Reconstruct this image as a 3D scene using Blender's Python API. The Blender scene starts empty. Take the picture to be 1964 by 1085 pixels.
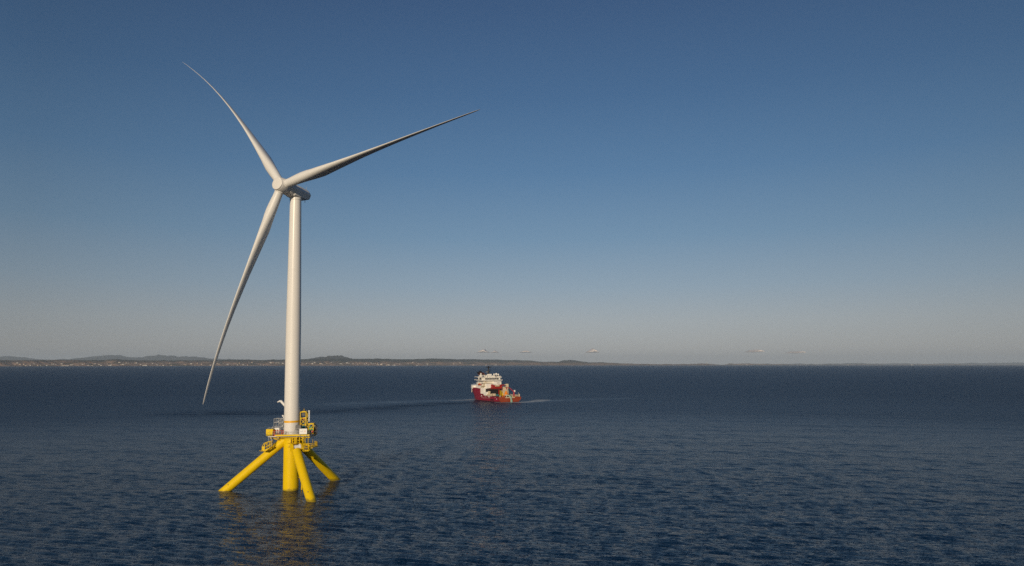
import bpy, math, random
import numpy as np
from mathutils import Vector, Matrix, Euler
random.seed(7)
SC = bpy.context.scene
COL = SC.collection
R = math.radians
PI = math.pi

# ------------------------------------------------------------------ camera
EYE = 34.83
FOC = 1322.0 / 1964.0
cam_d = bpy.data.cameras.new("camera")
cam = bpy.data.objects.new("camera", cam_d)
COL.objects.link(cam)
cam_d.sensor_width = 36.0
cam_d.lens = 36.0 * FOC
cam_d.clip_start = 1.0
cam_d.clip_end = 400000.0
cam.location = (0, 0, EYE)
cam.rotation_euler = (R(90) + math.atan(156.4 / 1322.0), 0, 0)
SC.camera = cam

# ------------------------------------------------------------------ sun and sky
SUN_AZ = R(14.0)      # left of straight behind the camera
SUN_EL = R(14.0)
sun_dir = Vector((-math.sin(SUN_AZ) * math.cos(SUN_EL), -math.cos(SUN_AZ) * math.cos(SUN_EL), math.sin(SUN_EL)))
sd = bpy.data.lights.new("sun", 'SUN')
sd.energy = 3.5
sd.angle = R(0.5)
sd.color = (1.0, 0.83, 0.61)
sun = bpy.data.objects.new("sun", sd)
COL.objects.link(sun)
sun.rotation_euler = sun_dir.to_track_quat('Z', 'Y').to_euler()
sun.location = (-200, -400, 500)

SC.view_settings.view_transform = 'Standard'
SC.view_settings.look = 'None'
SC.view_settings.exposure = 0.0
SC.view_settings.gamma = 1.0
SC.cycles.use_denoising = False
SC.cycles.volume_bounces = 0
SC.cycles.caustics_reflective = True
SC.cycles.blur_glossy = 1.0
SC.cycles.caustics_refractive = False
SC.cycles.sample_clamp_indirect = 4.0
SC.cycles.max_bounces = 8

W = bpy.data.worlds.new("World")
SC.world = W
W.use_nodes = True
wn, wl = W.node_tree.nodes, W.node_tree.links
wn.clear()

def N(nodes, typ, **kw):
    n = nodes.new(typ)
    for k, v in kw.items():
        if k.startswith('i_'):
            n.inputs[k[2:].replace('_', ' ')].default_value = v
        else:
            setattr(n, k, v)
    return n

def srgb(r, g, b):
    return tuple(((c / 255) / 12.92 if c / 255 <= .04045 else ((c / 255 + .055) / 1.055) ** 2.4) for c in (r, g, b)) + (1,)

SKY_K = 0.10
out = N(wn, 'ShaderNodeOutputWorld')
bg = N(wn, 'ShaderNodeBackground'); bg.inputs['Strength'].default_value = SKY_K
sky = N(wn, 'ShaderNodeTexSky'); sky.sky_type = 'NISHITA'; sky.sun_disc = False
sky.sun_elevation = SUN_EL
sky.sun_rotation = PI - SUN_AZ + 2 * SUN_AZ   # direction of the sun lamp (behind the camera, a little left)
sky.air_density = 1.0; sky.dust_density = 1.0; sky.ozone_density = 1.0
geo = N(wn, 'ShaderNodeTexCoord')
sep = N(wn, 'ShaderNodeSeparateXYZ')
wl.new(geo.outputs['Generated'], sep.inputs[0])
# colour of this hazy evening sky by elevation (z of the direction)
ramp = N(wn, 'ShaderNodeValToRGB')
stops = [(0.0, (166, 167, 168)), (0.022, (168, 170, 171)), (0.06, (160, 168, 175)), (0.11, (138, 158, 176)), (0.18, (109, 141, 170)),
         (0.27, (83, 121, 159)), (0.37, (66, 102, 142)), (0.48, (55, 85, 124)), (0.75, (44, 66, 104)), (1.0, (36, 56, 92))]
while len(ramp.color_ramp.elements) < len(stops):
    ramp.color_ramp.elements.new(0.5)
for e, (p, c) in zip(ramp.color_ramp.elements, stops):
    e.position = p; e.color = srgb(*c)
wl.new(sep.outputs['Z'], ramp.inputs[0])
# darker towards the sides: lens vignette put into the sky colour
az = N(wn, 'ShaderNodeMath', operation='ARCTAN2'); wl.new(sep.outputs['X'], az.inputs[0]); wl.new(sep.outputs['Y'], az.inputs[1])
az2 = N(wn, 'ShaderNodeMath', operation='SUBTRACT'); wl.new(az.outputs[0], az2.inputs[0]); az2.inputs[1].default_value = 0.10
az3 = N(wn, 'ShaderNodeMath', operation='COSINE'); wl.new(az2.outputs[0], az3.inputs[0])
azr = N(wn, 'ShaderNodeMapRange'); wl.new(az3.outputs[0], azr.inputs['Value'])
azr.inputs['From Min'].default_value = 0.75; azr.inputs['From Max'].default_value = 1.0
azr.inputs['To Min'].default_value = 0.70; azr.inputs['To Max'].default_value = 1.0
scl = N(wn, 'ShaderNodeVectorMath', operation='SCALE')
wl.new(ramp.outputs[0], scl.inputs[0]); wl.new(azr.outputs[0], scl.inputs['Scale'])
mul = N(wn, 'ShaderNodeVectorMath', operation='SCALE'); wl.new(scl.outputs[0], mul.inputs[0]); mul.inputs['Scale'].default_value = 1.0 / SKY_K
mixs = N(wn, 'ShaderNodeMix', data_type='RGBA'); mixs.inputs['Factor'].default_value = 0.93
wl.new(sky.outputs[0], mixs.inputs[6]); wl.new(mul.outputs[0], mixs.inputs[7])
wl.new(mixs.outputs[2], bg.inputs['Color'])
wl.new(bg.outputs[0], out.inputs[0])

# ------------------------------------------------------------------ helpers
def tag(o, label=None, cat=None, group=None, kind=None):
    if label: o['label'] = label
    if cat: o['category'] = cat
    if group: o['group'] = group
    if kind: o['kind'] = kind
    return o

def empty(name, loc=(0, 0, 0), rot=(0, 0, 0)):
    o = bpy.data.objects.new(name, None)
    o.empty_display_size = 1
    COL.objects.link(o)
    o.location = loc; o.rotation_euler = rot
    return o

class MB:
    def __init__(s):
        s.v = []; s.f = []; s.m = []; s.sm = []; s.cur = 0; s.g = []
    def add(s, vs, fs, smooth=False):
        b = len(s.v)
        s.v += [tuple(v) for v in vs]
        s.f += [tuple(b + i for i in f) for f in fs]
        s.g.append((b, len(s.v), len(s.f) - len(fs), len(s.f)))
        s.m += [s.cur] * len(fs); s.sm += [smooth] * len(fs)
        return s
    def box(s, c, d, rz=0, rx=0, ry=0, tap=1.0):
        M = Matrix.Translation(c) @ Euler((rx, ry, rz)).to_matrix().to_4x4()
        hx, hy, hz = d[0] / 2, d[1] / 2, d[2] / 2
        vs = [M @ Vector((x * hx * (tap if z > 0 else 1), y * hy * (tap if z > 0 else 1), z * hz)) for z in (-1, 1) for x, y in ((-1, -1), (1, -1), (1, 1), (-1, 1))]
        return s.add(vs, [(3, 2, 1, 0), (4, 5, 6, 7), (0, 1, 5, 4), (1, 2, 6, 5), (2, 3, 7, 6), (3, 0, 4, 7)])
    def span(s, x0, x1, y0, y1, z0, z1):
        return s.box(((x0 + x1) / 2, (y0 + y1) / 2, (z0 + z1) / 2), (x1 - x0, y1 - y0, z1 - z0))
    def tube(s, a, b, r, r2=None, n=8, cap=True):
        a = Vector(a); b = Vector(b); d = (b - a).normalized()
        r2 = r if r2 is None else r2
        u = d.orthogonal().normalized(); w = d.cross(u)
        vs = []
        for p, q in ((a, r), (b, r2)):
            vs += [p + (u * math.cos(2 * PI * i / n) + w * math.sin(2 * PI * i / n)) * q for i in range(n)]
        fs = [(i, (i + 1) % n, n + (i + 1) % n, n + i) for i in range(n)]
        s.add(vs, fs, n > 6)
        if cap:
            b0 = len(s.v) - 2 * n; s.f += [tuple(range(b0 + n - 1, b0 - 1, -1)), tuple(range(b0 + n, b0 + 2 * n))]; s.m += [s.cur] * 2; s.sm += [n > 6] * 2
            s.g[-1] = (s.g[-1][0], s.g[-1][1], s.g[-1][2], len(s.f))
        return s
    def path(s, pts, r, n=6):
        for a, b in zip(pts[:-1], pts[1:]): s.tube(a, b, r, n=n)
        return s
    def lathe(s, prof, base, axis, n=32, smooth=True):
        base = Vector(base); d = Vector(axis).normalized(); u = d.orthogonal().normalized(); w = d.cross(u)
        vs = []
        for t, r in prof:
            vs += [base + d * t + (u * math.cos(2 * PI * i / n) + w * math.sin(2 * PI * i / n)) * max(r, 1e-4) for i in range(n)]
        fs = []
        for k in range(len(prof) - 1):
            fs += [(k * n + i, k * n + (i + 1) % n, (k + 1) * n + (i + 1) % n, (k + 1) * n + i) for i in range(n)]
        fs += [tuple(range(n - 1, -1, -1)), tuple((len(prof) - 1) * n + i for i in range(n))]
        return s.add(vs, fs, smooth)
    def loft(s, rings, cap=True, smooth=False):
        n = len(rings[0]); vs = [p for r in rings for p in r]; fs = []
        for k in range(len(rings) - 1):
            fs += [(k * n + i, k * n + (i + 1) % n, (k + 1) * n + (i + 1) % n, (k + 1) * n + i) for i in range(n)]
        if cap:
            fs += [tuple(range(n - 1, -1, -1)), tuple((len(rings) - 1) * n + i for i in range(n))]
        return s.add(vs, fs, smooth)
    def prism(s, outline, z0, z1):
        return s.loft([[(x, y, z0) for x, y in outline], [(x, y, z1) for x, y in outline]])
    def rail(s, pts, h, r=.03, step=1.2, levels=(.5, 1.0), toe=False):
        for a, b in zip(pts[:-1], pts[1:]):
            a = Vector(a); b = Vector(b); L = (b - a).length; n = max(1, round(L / step))
            for l in levels: s.tube(a + Vector((0, 0, h * l)), b + Vector((0, 0, h * l)), r, n=5)
            for i in range(n + 1):
                p = a.lerp(b, i / n); s.tube(p, p + Vector((0, 0, h)), r, n=5)
        return s
    def truss(s, x0, x1, y0, y1, z0, z1, r=.05, nz=3, diag=True):
        c = [(x0, y0), (x1, y0), (x1, y1), (x0, y1)]
        for x, y in c: s.tube((x, y, z0), (x, y, z1), r, n=5)
        for k in range(nz + 1):
            z = z0 + (z1 - z0) * k / nz
            for i in range(4):
                a, b = c[i], c[(i + 1) % 4]
                s.tube((*a, z), (*b, z), r * .8, n=5)
                if diag and k < nz:
                    zz = z0 + (z1 - z0) * (k + 1) / nz
                    s.tube((*a, z), (*b, zz), r * .7, n=5)
        return s
    def build_each(s, name, mats, parent=None):
        """every added shape becomes an object of its own"""
        for v0, v1, f0, f1 in s.g:
            q = MB(); q.add(s.v[v0:v1], [tuple(i - v0 for i in f) for f in s.f[f0:f1]], s.sm[f0]); q.build(name, mats, parent)
    def build(s, name, mats, parent=None, fix=True):
        me = bpy.data.meshes.new(name)
        me.from_pydata([tuple(v) for v in s.v], [], s.f)
        if not isinstance(mats, (list, tuple)): mats = [mats]
        for m in mats: me.materials.append(m)
        me.polygons.foreach_set('material_index', s.m)
        me.polygons.foreach_set('use_smooth', s.sm)
        if fix:
            import bmesh
            bm = bmesh.new(); bm.from_mesh(me)
            bmesh.ops.recalc_face_normals(bm, faces=bm.faces)
            for ed in bm.edges:                      # sharp corners stay sharp in smooth shading
                if len(ed.link_faces) == 2 and ed.link_faces[0].normal.angle(ed.link_faces[1].normal, 0) > .6: ed.smooth = False
            bm.to_mesh(me); bm.free()
        me.update()
        o = bpy.data.objects.new(name, me)
        COL.objects.link(o)
        if parent: o.parent = parent
        return o

def mat(name, col, rough=.5, metal=0.0, var=.08, scale=.6, coat=0.0, bump=0.0, spec=.5, grime=None, grime_amt=.0, stretch=(1, 1, 1)):
    m = bpy.data.materials.new(name); m.use_nodes = True
    ns, ls = m.node_tree.nodes, m.node_tree.links
    b = ns['Principled BSDF']
    b.inputs['Roughness'].default_value = rough
    b.inputs['Metallic'].default_value = metal
    b.inputs['Coat Weight'].default_value = coat
    b.inputs['Coat Roughness'].default_value = .2
    b.inputs['Specular IOR Level'].default_value = spec
    tc = N(ns, 'ShaderNodeTexCoord'); mp = N(ns, 'ShaderNodeMapping'); mp.inputs['Scale'].default_value = stretch
    ls.new(tc.outputs['Object'], mp.inputs[0])
    no = N(ns, 'ShaderNodeTexNoise'); no.inputs['Scale'].default_value = scale; no.inputs['Detail'].default_value = 6; no.inputs['Roughness'].default_value = .6
    ls.new(mp.outputs[0], no.inputs[0])
    r = N(ns, 'ShaderNodeValToRGB')
    r.color_ramp.elements[0].position = .3; r.color_ramp.elements[1].position = .7
    r.color_ramp.elements[0].color = tuple(max(0, c * (1 - var)) for c in col) + (1,)
    r.color_ramp.elements[1].color = tuple(min(1, c * (1 + var)) for c in col) + (1,)
    ls.new(no.outputs[0], r.inputs[0])
    last = r.outputs[0]
    if grime:
        n2 = N(ns, 'ShaderNodeTexNoise'); n2.inputs['Scale'].default_value = scale * 2.7; n2.inputs['Detail'].default_value = 8; n2.inputs['Roughness'].default_value = .7
        ls.new(mp.outputs[0], n2.inputs[0])
        r2 = N(ns, 'ShaderNodeMapRange'); r2.inputs['From Min'].default_value = .52; r2.inputs['From Max'].default_value = .75; r2.inputs['To Max'].default_value = grime_amt
        ls.new(n2.outputs[0], r2.inputs[0])
        mx = N(ns, 'ShaderNodeMix', data_type='RGBA'); ls.new(r2.outputs[0], mx.inputs['Factor']); ls.new(last, mx.inputs[6]); mx.inputs[7].default_value = tuple(grime) + (1,)
        last = mx.outputs[2]
    ls.new(last, b.inputs['Base Color'])
    if bump:
        bp = N(ns, 'ShaderNodeBump'); bp.inputs['Distance'].default_value = bump; ls.new(no.outputs[0], bp.inputs['Height']); ls.new(bp.outputs[0], b.inputs['Normal'])
    return m

M_white = mat('turbine_white_paint', (.72, .70, .66), .5, var=.02, scale=.15, spec=.3, coat=.22, grime=(.55, .53, .48), grime_amt=.12)
M_blade = mat('blade_white_gelcoat', (.70, .69, .66), .42, var=.02, scale=.2, spec=.4)
M_yel = mat('yellow_marine_paint', (.76, .52, .004), .5, var=.04, scale=.5, spec=.15, coat=.10, grime=(.62, .36, .03), grime_amt=.35, stretch=(1, 1, .35))
def weather(m):
    ns, ls = m.node_tree.nodes, m.node_tree.links
    b = ns['Principled BSDF']; last = b.inputs['Base Color'].links[0].from_socket
    tc = N(ns, 'ShaderNodeTexCoord'); sp_ = N(ns, 'ShaderNodeSeparateXYZ'); ls.new(tc.outputs['Object'], sp_.inputs[0])
    n1 = N(ns, 'ShaderNodeTexNoise'); n1.inputs['Scale'].default_value = 1.6; n1.inputs['Detail'].default_value = 6; ls.new(tc.outputs['Object'], n1.inputs[0])
    a = N(ns, 'ShaderNodeMath', operation='MULTIPLY_ADD'); ls.new(n1.outputs[0], a.inputs[0]); a.inputs[1].default_value = -1.5; ls.new(sp_.outputs['Z'], a.inputs[2])
    mr = N(ns, 'ShaderNodeMapRange'); ls.new(a.outputs[0], mr.inputs[0]); mr.inputs['From Min'].default_value = -.55; mr.inputs['From Max'].default_value = .05; mr.inputs['To Min'].default_value = .75; mr.inputs['To Max'].default_value = 0
    mx = N(ns, 'ShaderNodeMix', data_type='RGBA'); ls.new(mr.outputs[0], mx.inputs['Factor']); ls.new(last, mx.inputs[6]); mx.inputs[7].default_value = (.16, .13, .02, 1)
    mp = N(ns, 'ShaderNodeMapping'); mp.inputs['Scale'].default_value = (1.6, 1.6, .10); ls.new(tc.outputs['Object'], mp.inputs[0])
    n2 = N(ns, 'ShaderNodeTexNoise'); n2.inputs['Scale'].default_value = 1.5; n2.inputs['Detail'].default_value = 5; ls.new(mp.outputs[0], n2.inputs[0])
    m2 = N(ns, 'ShaderNodeMapRange'); ls.new(n2.outputs[0], m2.inputs[0]); m2.inputs['From Min'].default_value = .58; m2.inputs['From Max'].default_value = .74; m2.inputs['To Max'].default_value = .35
    mx2 = N(ns, 'ShaderNodeMix', data_type='RGBA'); ls.new(m2.outputs[0], mx2.inputs['Factor']); ls.new(mx.outputs[2], mx2.inputs[6]); mx2.inputs[7].default_value = (.42, .22, .03, 1)
    ls.new(mx2.outputs[2], b.inputs['Base Color'])
weather(M_yel)
M_yel2 = mat('yellow_rail_paint', (.76, .51, .008), .5, spec=.2, var=.12, scale=2.5, grime=(.40, .26, .06), grime_amt=.4)
M_band = mat('amber_band_paint', (.80, .42, .012), .4, var=.03)
M_galv = mat('galvanised_steel', (.42, .43, .43), .45, metal=.3, var=.15, scale=3)
M_dark = mat('dark_steel', (.05, .05, .055), .5, var=.2, scale=2)
M_grey = mat('grey_cabinet_paint', (.09, .09, .09), .5, var=.12, scale=2)
M_box = mat('white_box_paint', (.74, .73, .70), .45, var=.04, scale=1)
M_red = mat('red_orange_paint', (.62, .09, .02), .5, var=.12, scale=2)
M_green = mat('green_plastic', (.02, .22, .09), .5, var=.2, scale=3)
M_teal = mat('teal_hose_rubber', (.02, .17, .19), .5, var=.2, scale=3)
M_ink = mat('dark_print', (.10, .10, .10), .6)
M_logo = mat('orange_print', (.75, .22, .03), .6)
M_net = mat('brown_netting', (.09, .07, .05), .8, var=.3, scale=3)
M_grate = mat('deck_grating', (.30, .22, .06), .7, var=.2, scale=3)

# ------------------------------------------------------------------ sea
def sea_mesh():
    rng = np.random.default_rng(11)
    r1 = np.array([0.0, 25, 50, 75, 95])
    r2 = 100 * np.exp(np.arange(0, math.log(900 / 100), .0028))
    r3 = r2[-1] * np.exp(np.arange(.03, math.log(60000 / r2[-1]), .06))
    rad = np.concatenate([r1[1:], r2, r3, [60000.0]])
    half = R(42)
    a1 = np.linspace(-half, half, 1000)
    a2 = np.linspace(half, 2 * PI - half, 62)[1:-1]
    ang = np.concatenate([a1, a2])
    na, nr = len(ang), len(rad)
    RR, AA = np.meshgrid(rad, ang, indexing='ij')
    X = RR * np.sin(AA); Y = RR * np.cos(AA); Z = np.zeros_like(X)
    fade = np.clip((950 - RR) / 500, 0, 1) * np.clip((half - np.abs(np.where(AA > PI, AA - 2 * PI, AA))) / R(2), 0, 1) * np.clip((RR - 80) / 30, 0, 1)
    msk = fade > 0
    x, y, f, rr = X[msk], Y[msk], fade[msk], RR[msk]
    z = np.zeros_like(x); dx = np.zeros_like(x); dy = np.zeros_like(x)
    wind = R(78)                       # direction the waves travel to, from +x
    for lam in np.concatenate([np.exp(rng.uniform(math.log(1.4), math.log(12), 150)), rng.uniform(14, 42, 16)]):
        th = wind + rng.normal(-.06, .27)
        k = 2 * PI / lam
        st = .0240 * (lam / 2.3) ** (-1.55 if lam > 2.3 else 0.0) if lam < 13 else .0038      # slope amplitude
        a = st / k
        # waves shorter than the mesh can carry fade with distance
        lf = np.clip((lam - rr * .006) / (rr * .003 + .2), 0, 1)
        ph = k * (x * math.cos(th) + y * math.sin(th)) + rng.uniform(0, 2 * PI)
        c = np.cos(ph); s_ = np.sin(ph)
        z += a * c * lf; dx -= a * math.cos(th) * s_ * lf; dy -= a * math.sin(th) * s_ * lf
    X[msk] += 1.0 * dx * f; Y[msk] += 1.0 * dy * f; Z[msk] += z * f
    V = np.stack([X.ravel(), Y.ravel(), Z.ravel()], 1)
    V = np.vstack([V, [[0, 0, 0]]])
    i, j = np.meshgrid(np.arange(nr - 1), np.arange(na), indexing='ij')
    j2 = (j + 1) % na
    q = np.stack([i * na + j, i * na + j2, (i + 1) * na + j2, (i + 1) * na + j], -1).reshape(-1, 4)[:, ::-1]
    c = nr * na
    t = np.stack([np.full(na, c), (np.arange(na) + 1) % na, np.arange(na)], 1)
    me = bpy.data.meshes.new('sea')
    me.vertices.add(len(V)); me.vertices.foreach_set('co', V.ravel())
    nl = q.size + t.size
    me.loops.add(nl); me.loops.foreach_set('vertex_index', np.concatenate([q.ravel(), t.ravel()]).astype(np.int32))
    me.polygons.add(len(q) + len(t))
    me.polygons.foreach_set('loop_start', np.concatenate([np.arange(len(q)) * 4, q.size + np.arange(len(t)) * 3]).astype(np.int32))
    me.polygons.foreach_set('use_smooth', [True] * (len(q) + len(t)))
    me.update(calc_edges=True)
    # wake of the ship and foam at hulls and legs, as masks on the sheet
    xa, ya = V[:, 0], V[:, 1]
    def seg(pts, w0, w1):
        best = np.zeros(len(xa))
        near = (ya > 0) & (np.hypot(xa, ya) < 1200)
        px_, py_ = xa[near], ya[near]; bb = np.zeros(len(px_)); n = len(pts) - 1
        for q in range(n):
            (ax_, ay_), (bx_, by_) = pts[q], pts[q + 1]
            dxx, dyy = bx_ - ax_, by_ - ay_; t_ = np.clip(((px_ - ax_) * dxx + (py_ - ay_) * dyy) / (dxx * dxx + dyy * dyy), 0, 1)
            dd = np.hypot(px_ - ax_ - t_ * dxx, py_ - ay_ - t_ * dyy); w_ = w0 + (w1 - w0) * (q + t_) / n
            bb = np.maximum(bb, np.exp(-(dd / w_) ** 2))
        best[near] = bb; return best
    dark = seg([(-44, 640), (-75, 610), (-105, 560), (-140, 515), (-170, 505), (-215, 500)], 14, 30)
    light = np.maximum(seg([(-40, 690), (-70, 680), (-110, 655), (-150, 620)], 18, 26) * .55, seg([(14, 655), (40, 680), (75, 705), (110, 720)], 16, 14) * .5)
    foam = np.maximum(seg([(-38, 706), (-44, 692), (-56, 684)], 6.0, 6.0), seg([(-13, 647), (4, 644), (13, 652), (24, 668), (30, 690)], 4.5, 11.0))
    legs = [(-80.2, 197.2), (-51.8, 183.0), (-53.7, 214.8)]
    for lx, ly in legs:
        dd = np.hypot((xa - lx) / 2.0, (ya - ly) / 1.7); foam = np.maximum(foam, .62 * np.exp(-((dd - 1.0) / .28) ** 2))
    foam = np.maximum(foam, seg([(-83, 197), (-90, 197.5), (-99, 196)], .8, .5) * .75)
    foam = np.maximum(foam, seg([(-50, 183), (-47.5, 184)], .6, .5) * .9)
    for nm, arr in (('wake_dark', dark), ('wake_light', light), ('foam', foam)):
        at_ = me.attributes.new(nm, 'FLOAT', 'POINT'); at_.data.foreach_set('value', arr.astype(np.float32))
    return me

def sea_material():
    m = bpy.data.materials.new('sea_water'); m.use_nodes = True
    ns, ls = m.node_tree.nodes, m.node_tree.links
    b = ns['Principled BSDF']
    b.inputs['Base Color'].default_value = (.0008, .0150, .044, 1)
    b.inputs['IOR'].default_value = 1.333
    b.inputs['Specular IOR Level'].default_value = .5
    tc = N(ns, 'ShaderNodeTexCoord')
    # distance from the middle of the sheet, in metres
    ln = N(ns, 'ShaderNodeVectorMath', operation='LENGTH'); ls.new(tc.outputs['Object'], ln.inputs[0])
    def noise(scale, stretch, rot, detail=3, rough=.55, dist=.0):
        mp = N(ns, 'ShaderNodeMapping'); mp.inputs['Scale'].default_value = stretch; mp.inputs['Rotation'].default_value = (0, 0, rot)
        ls.new(tc.outputs['Object'], mp.inputs[0])
        n = N(ns, 'ShaderNodeTexNoise'); n.inputs['Scale'].default_value = scale; n.inputs['Detail'].default_value = detail
        n.inputs['Roughness'].default_value = rough; n.inputs['Distortion'].default_value = dist
        ls.new(mp.outputs[0], n.inputs[0])
        return n.outputs[0]
    def math2(op, a, c):
        n = N(ns, 'ShaderNodeMath', operation=op)
        for k, v in enumerate((a, c)):
            if isinstance(v, (int, float)): n.inputs[k].default_value = v
            else: ls.new(v, n.inputs[k])
        return n.outputs[0]
    def ridged(sock):   # crest-like: 1-|2n-1|
        a = math2('MULTIPLY', sock, 2.0); a = math2('SUBTRACT', a, 1.0); a = math2('ABSOLUTE', a, 0.0)
        return math2('SUBTRACT', 1.0, a)
    h = math2('MULTIPLY', ridged(noise(.55, (.6, 1.4, 1), R(-12), 2, .5, .6)), .30)
    h = math2('ADD', h, math2('MULTIPLY', ridged(noise(1.3, (.5, 1.4, 1), R(10), 2, .5, .6)), .22))
    h = math2('ADD', h, math2('MULTIPLY', noise(3.6, (.7, 1.2, 1), R(-5), 3, .6, .3), .09))
    # broad lanes of calmer and rougher water
    big = noise(.006, (.35, 1.6, 1), R(6), 4, .6, .4)
    gust = N(ns, 'ShaderNodeMapRange'); ls.new(big, gust.inputs[0])
    gust.inputs['From Min'].default_value = .38; gust.inputs['From Max'].default_value = .62
    gust.inputs['To Min'].default_value = .88; gust.inputs['To Max'].default_value = 1.1
    bp = N(ns, 'ShaderNodeBump'); bp.inputs['Distance'].default_value = 1.6
    far = N(ns, 'ShaderNodeMapRange'); ls.new(ln.outputs['Value'], far.inputs[0])
    far.interpolation_type = 'LINEAR'
    far.inputs['From Min'].default_value = 180; far.inputs['From Max'].default_value = 1100
    far.inputs['To Min'].default_value = .60; far.inputs['To Max'].default_value = .9
    def attr(nm):
        a = N(ns, 'ShaderNodeAttribute'); a.attribute_name = nm; return a.outputs['Fac']
    wd, wl_, fm = attr('wake_dark'), attr('wake_light'), attr('foam')
    streak = noise(.05, (.6, 2.2, 1), R(12), 3, .6, 1.0)
    sk = N(ns, 'ShaderNodeMapRange'); ls.new(streak, sk.inputs[0]); sk.inputs['From Min'].default_value = .42; sk.inputs['From Max'].default_value = .6
    wd = math2('MULTIPLY', wd, math2('ADD', math2('MULTIPLY', sk.outputs[0], .75), .12))
    wl_ = math2('MULTIPLY', wl_, math2('ADD', math2('MULTIPLY', sk.outputs[0], .7), .3))
    h = math2('MULTIPLY', h, math2('MULTIPLY', far.outputs[0], gust.outputs[0]))
    h = math2('MULTIPLY', h, math2('ADD', 1.0, math2('SUBTRACT', math2('MULTIPLY', wd, .8), math2('MULTIPLY', wl_, .75))))
    ls.new(h, bp.inputs['Height'])
    ls.new(bp.outputs[0], b.inputs['Normal'])
    # ripples too small to resolve widen the highlight with distance
    rr = N(ns, 'ShaderNodeValToRGB'); el = rr.color_ramp.elements
    while len(el) < 5: el.new(.5)
    for e, (p, v) in zip(el, ((.09, .05), (.20, .17), (.36, .36), (.6, .41), (1.0, .42))): e.position = p; e.color = (v, v, v, 1)
    dn = math2('DIVIDE', ln.outputs['Value'], 1500.0)
    ls.new(dn, rr.inputs[0]); rgh = math2('SUBTRACT', math2('ADD', rr.outputs[0], math2('MULTIPLY', wd, .20)), math2('MULTIPLY', wl_, .18))
    ls.new(rgh, b.inputs['Roughness'])
    # broken foam
    fn_ = noise(.9, (.5, 1.2, 1), R(8), 5, .7, .8)
    fn_ = math2('MULTIPLY', fn_, math2('ADD', .35, math2('MULTIPLY', noise(.11, (.7, 1.3, 1), R(8), 3, .6, 1.0), 1.35)))
    fr_ = N(ns, 'ShaderNodeMapRange'); ls.new(math2('MULTIPLY', fm, math2('ADD', fn_, .35)), fr_.inputs[0]); fr_.inputs['From Min'].default_value = .34; fr_.inputs['From Max'].default_value = .62; fr_.inputs['To Max'].default_value = .75
    df = N(ns, 'ShaderNodeBsdfDiffuse'); df.inputs[0].default_value = (.45, .50, .53, 1)
    mx = N(ns, 'ShaderNodeMixShader'); ls.new(fr_.outputs[0], mx.inputs[0]); ls.new(b.outputs[0], mx.inputs[1]); ls.new(df.outputs[0], mx.inputs[2])
    ls.new(mx.outputs[0], ns['Material Output'].inputs['Surface'])
    return m

sea = bpy.data.objects.new('water', sea_mesh())
COL.objects.link(sea)
sea.data.materials.append(sea_material())
tag(sea, kind='structure')

# ------------------------------------------------------------------ coast
def terrain_material(name, cols, sc, high=None):
    m = bpy.data.materials.new(name); m.use_nodes = True
    ns, ls = m.node_tree.nodes, m.node_tree.links
    b = ns['Principled BSDF']; b.inputs['Roughness'].default_value = .95; b.inputs['Specular IOR Level'].default_value = .1
    tc = N(ns, 'ShaderNodeTexCoord')
    n = N(ns, 'ShaderNodeTexNoise'); n.inputs['Scale'].default_value = sc; n.inputs['Detail'].default_value = 8; n.inputs['Roughness'].default_value = .65
    ls.new(tc.outputs['Object'], n.inputs[0])
    r = N(ns, 'ShaderNodeValToRGB')
    while len(r.color_ramp.elements) < len(cols): r.color_ramp.elements.new(.5)
    for e, (p, c) in zip(r.color_ramp.elements, cols): e.position = p; e.color = c + (1,)
    ls.new(n.outputs[0], r.inputs[0])
    last = r.outputs[0]
    if high:
        sp_ = N(ns, 'ShaderNodeSeparateXYZ'); ls.new(tc.outputs['Object'], sp_.inputs[0])
        n2 = N(ns, 'ShaderNodeTexNoise'); n2.inputs['Scale'].default_value = sc * .8; n2.inputs['Detail'].default_value = 6
        ls.new(tc.outputs['Object'], n2.inputs[0])
        a = N(ns, 'ShaderNodeMath', operation='MULTIPLY_ADD'); ls.new(n2.outputs[0], a.inputs[0]); a.inputs[1].default_value = 190; ls.new(sp_.outputs['Z'], a.inputs[2])
        mr = N(ns, 'ShaderNodeMapRange'); ls.new(a.outputs[0], mr.inputs[0]); mr.inputs['From Min'].default_value = 165; mr.inputs['From Max'].default_value = 250
        mx = N(ns, 'ShaderNodeMix', data_type='RGBA'); ls.new(mr.outputs[0], mx.inputs['Factor']); ls.new(last, mx.inputs[6]); mx.inputs[7].default_value = high + (1,)
        last = mx.outputs[2]
    ls.new(last, b.inputs['Base Color'])
    return m

def px2x(px, Y): return (px - 982) / 1322.0 * Y * .993
def py2z(py, Y): return EYE + (698.9 - py) / 1322.0 * Y * .986

def interp(tab, x):
    xs = [t[0] for t in tab]; ys = [t[1] for t in tab]
    return float(np.interp(x, xs, ys))

def vnoise(seed):
    rg = np.random.default_rng(seed); tab = rg.uniform(-1, 1, 4096)
    def f(x):
        i = math.floor(x); t = x - i; t = t * t * (3 - 2 * t)
        return tab[i % 4096] * (1 - t) + tab[(i + 1) % 4096] * t
    return lambda x: f(x) + .5 * f(x * 2.13 + 7) + .25 * f(x * 4.4 + 3) + .13 * f(x * 9.1 + 1)

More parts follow.
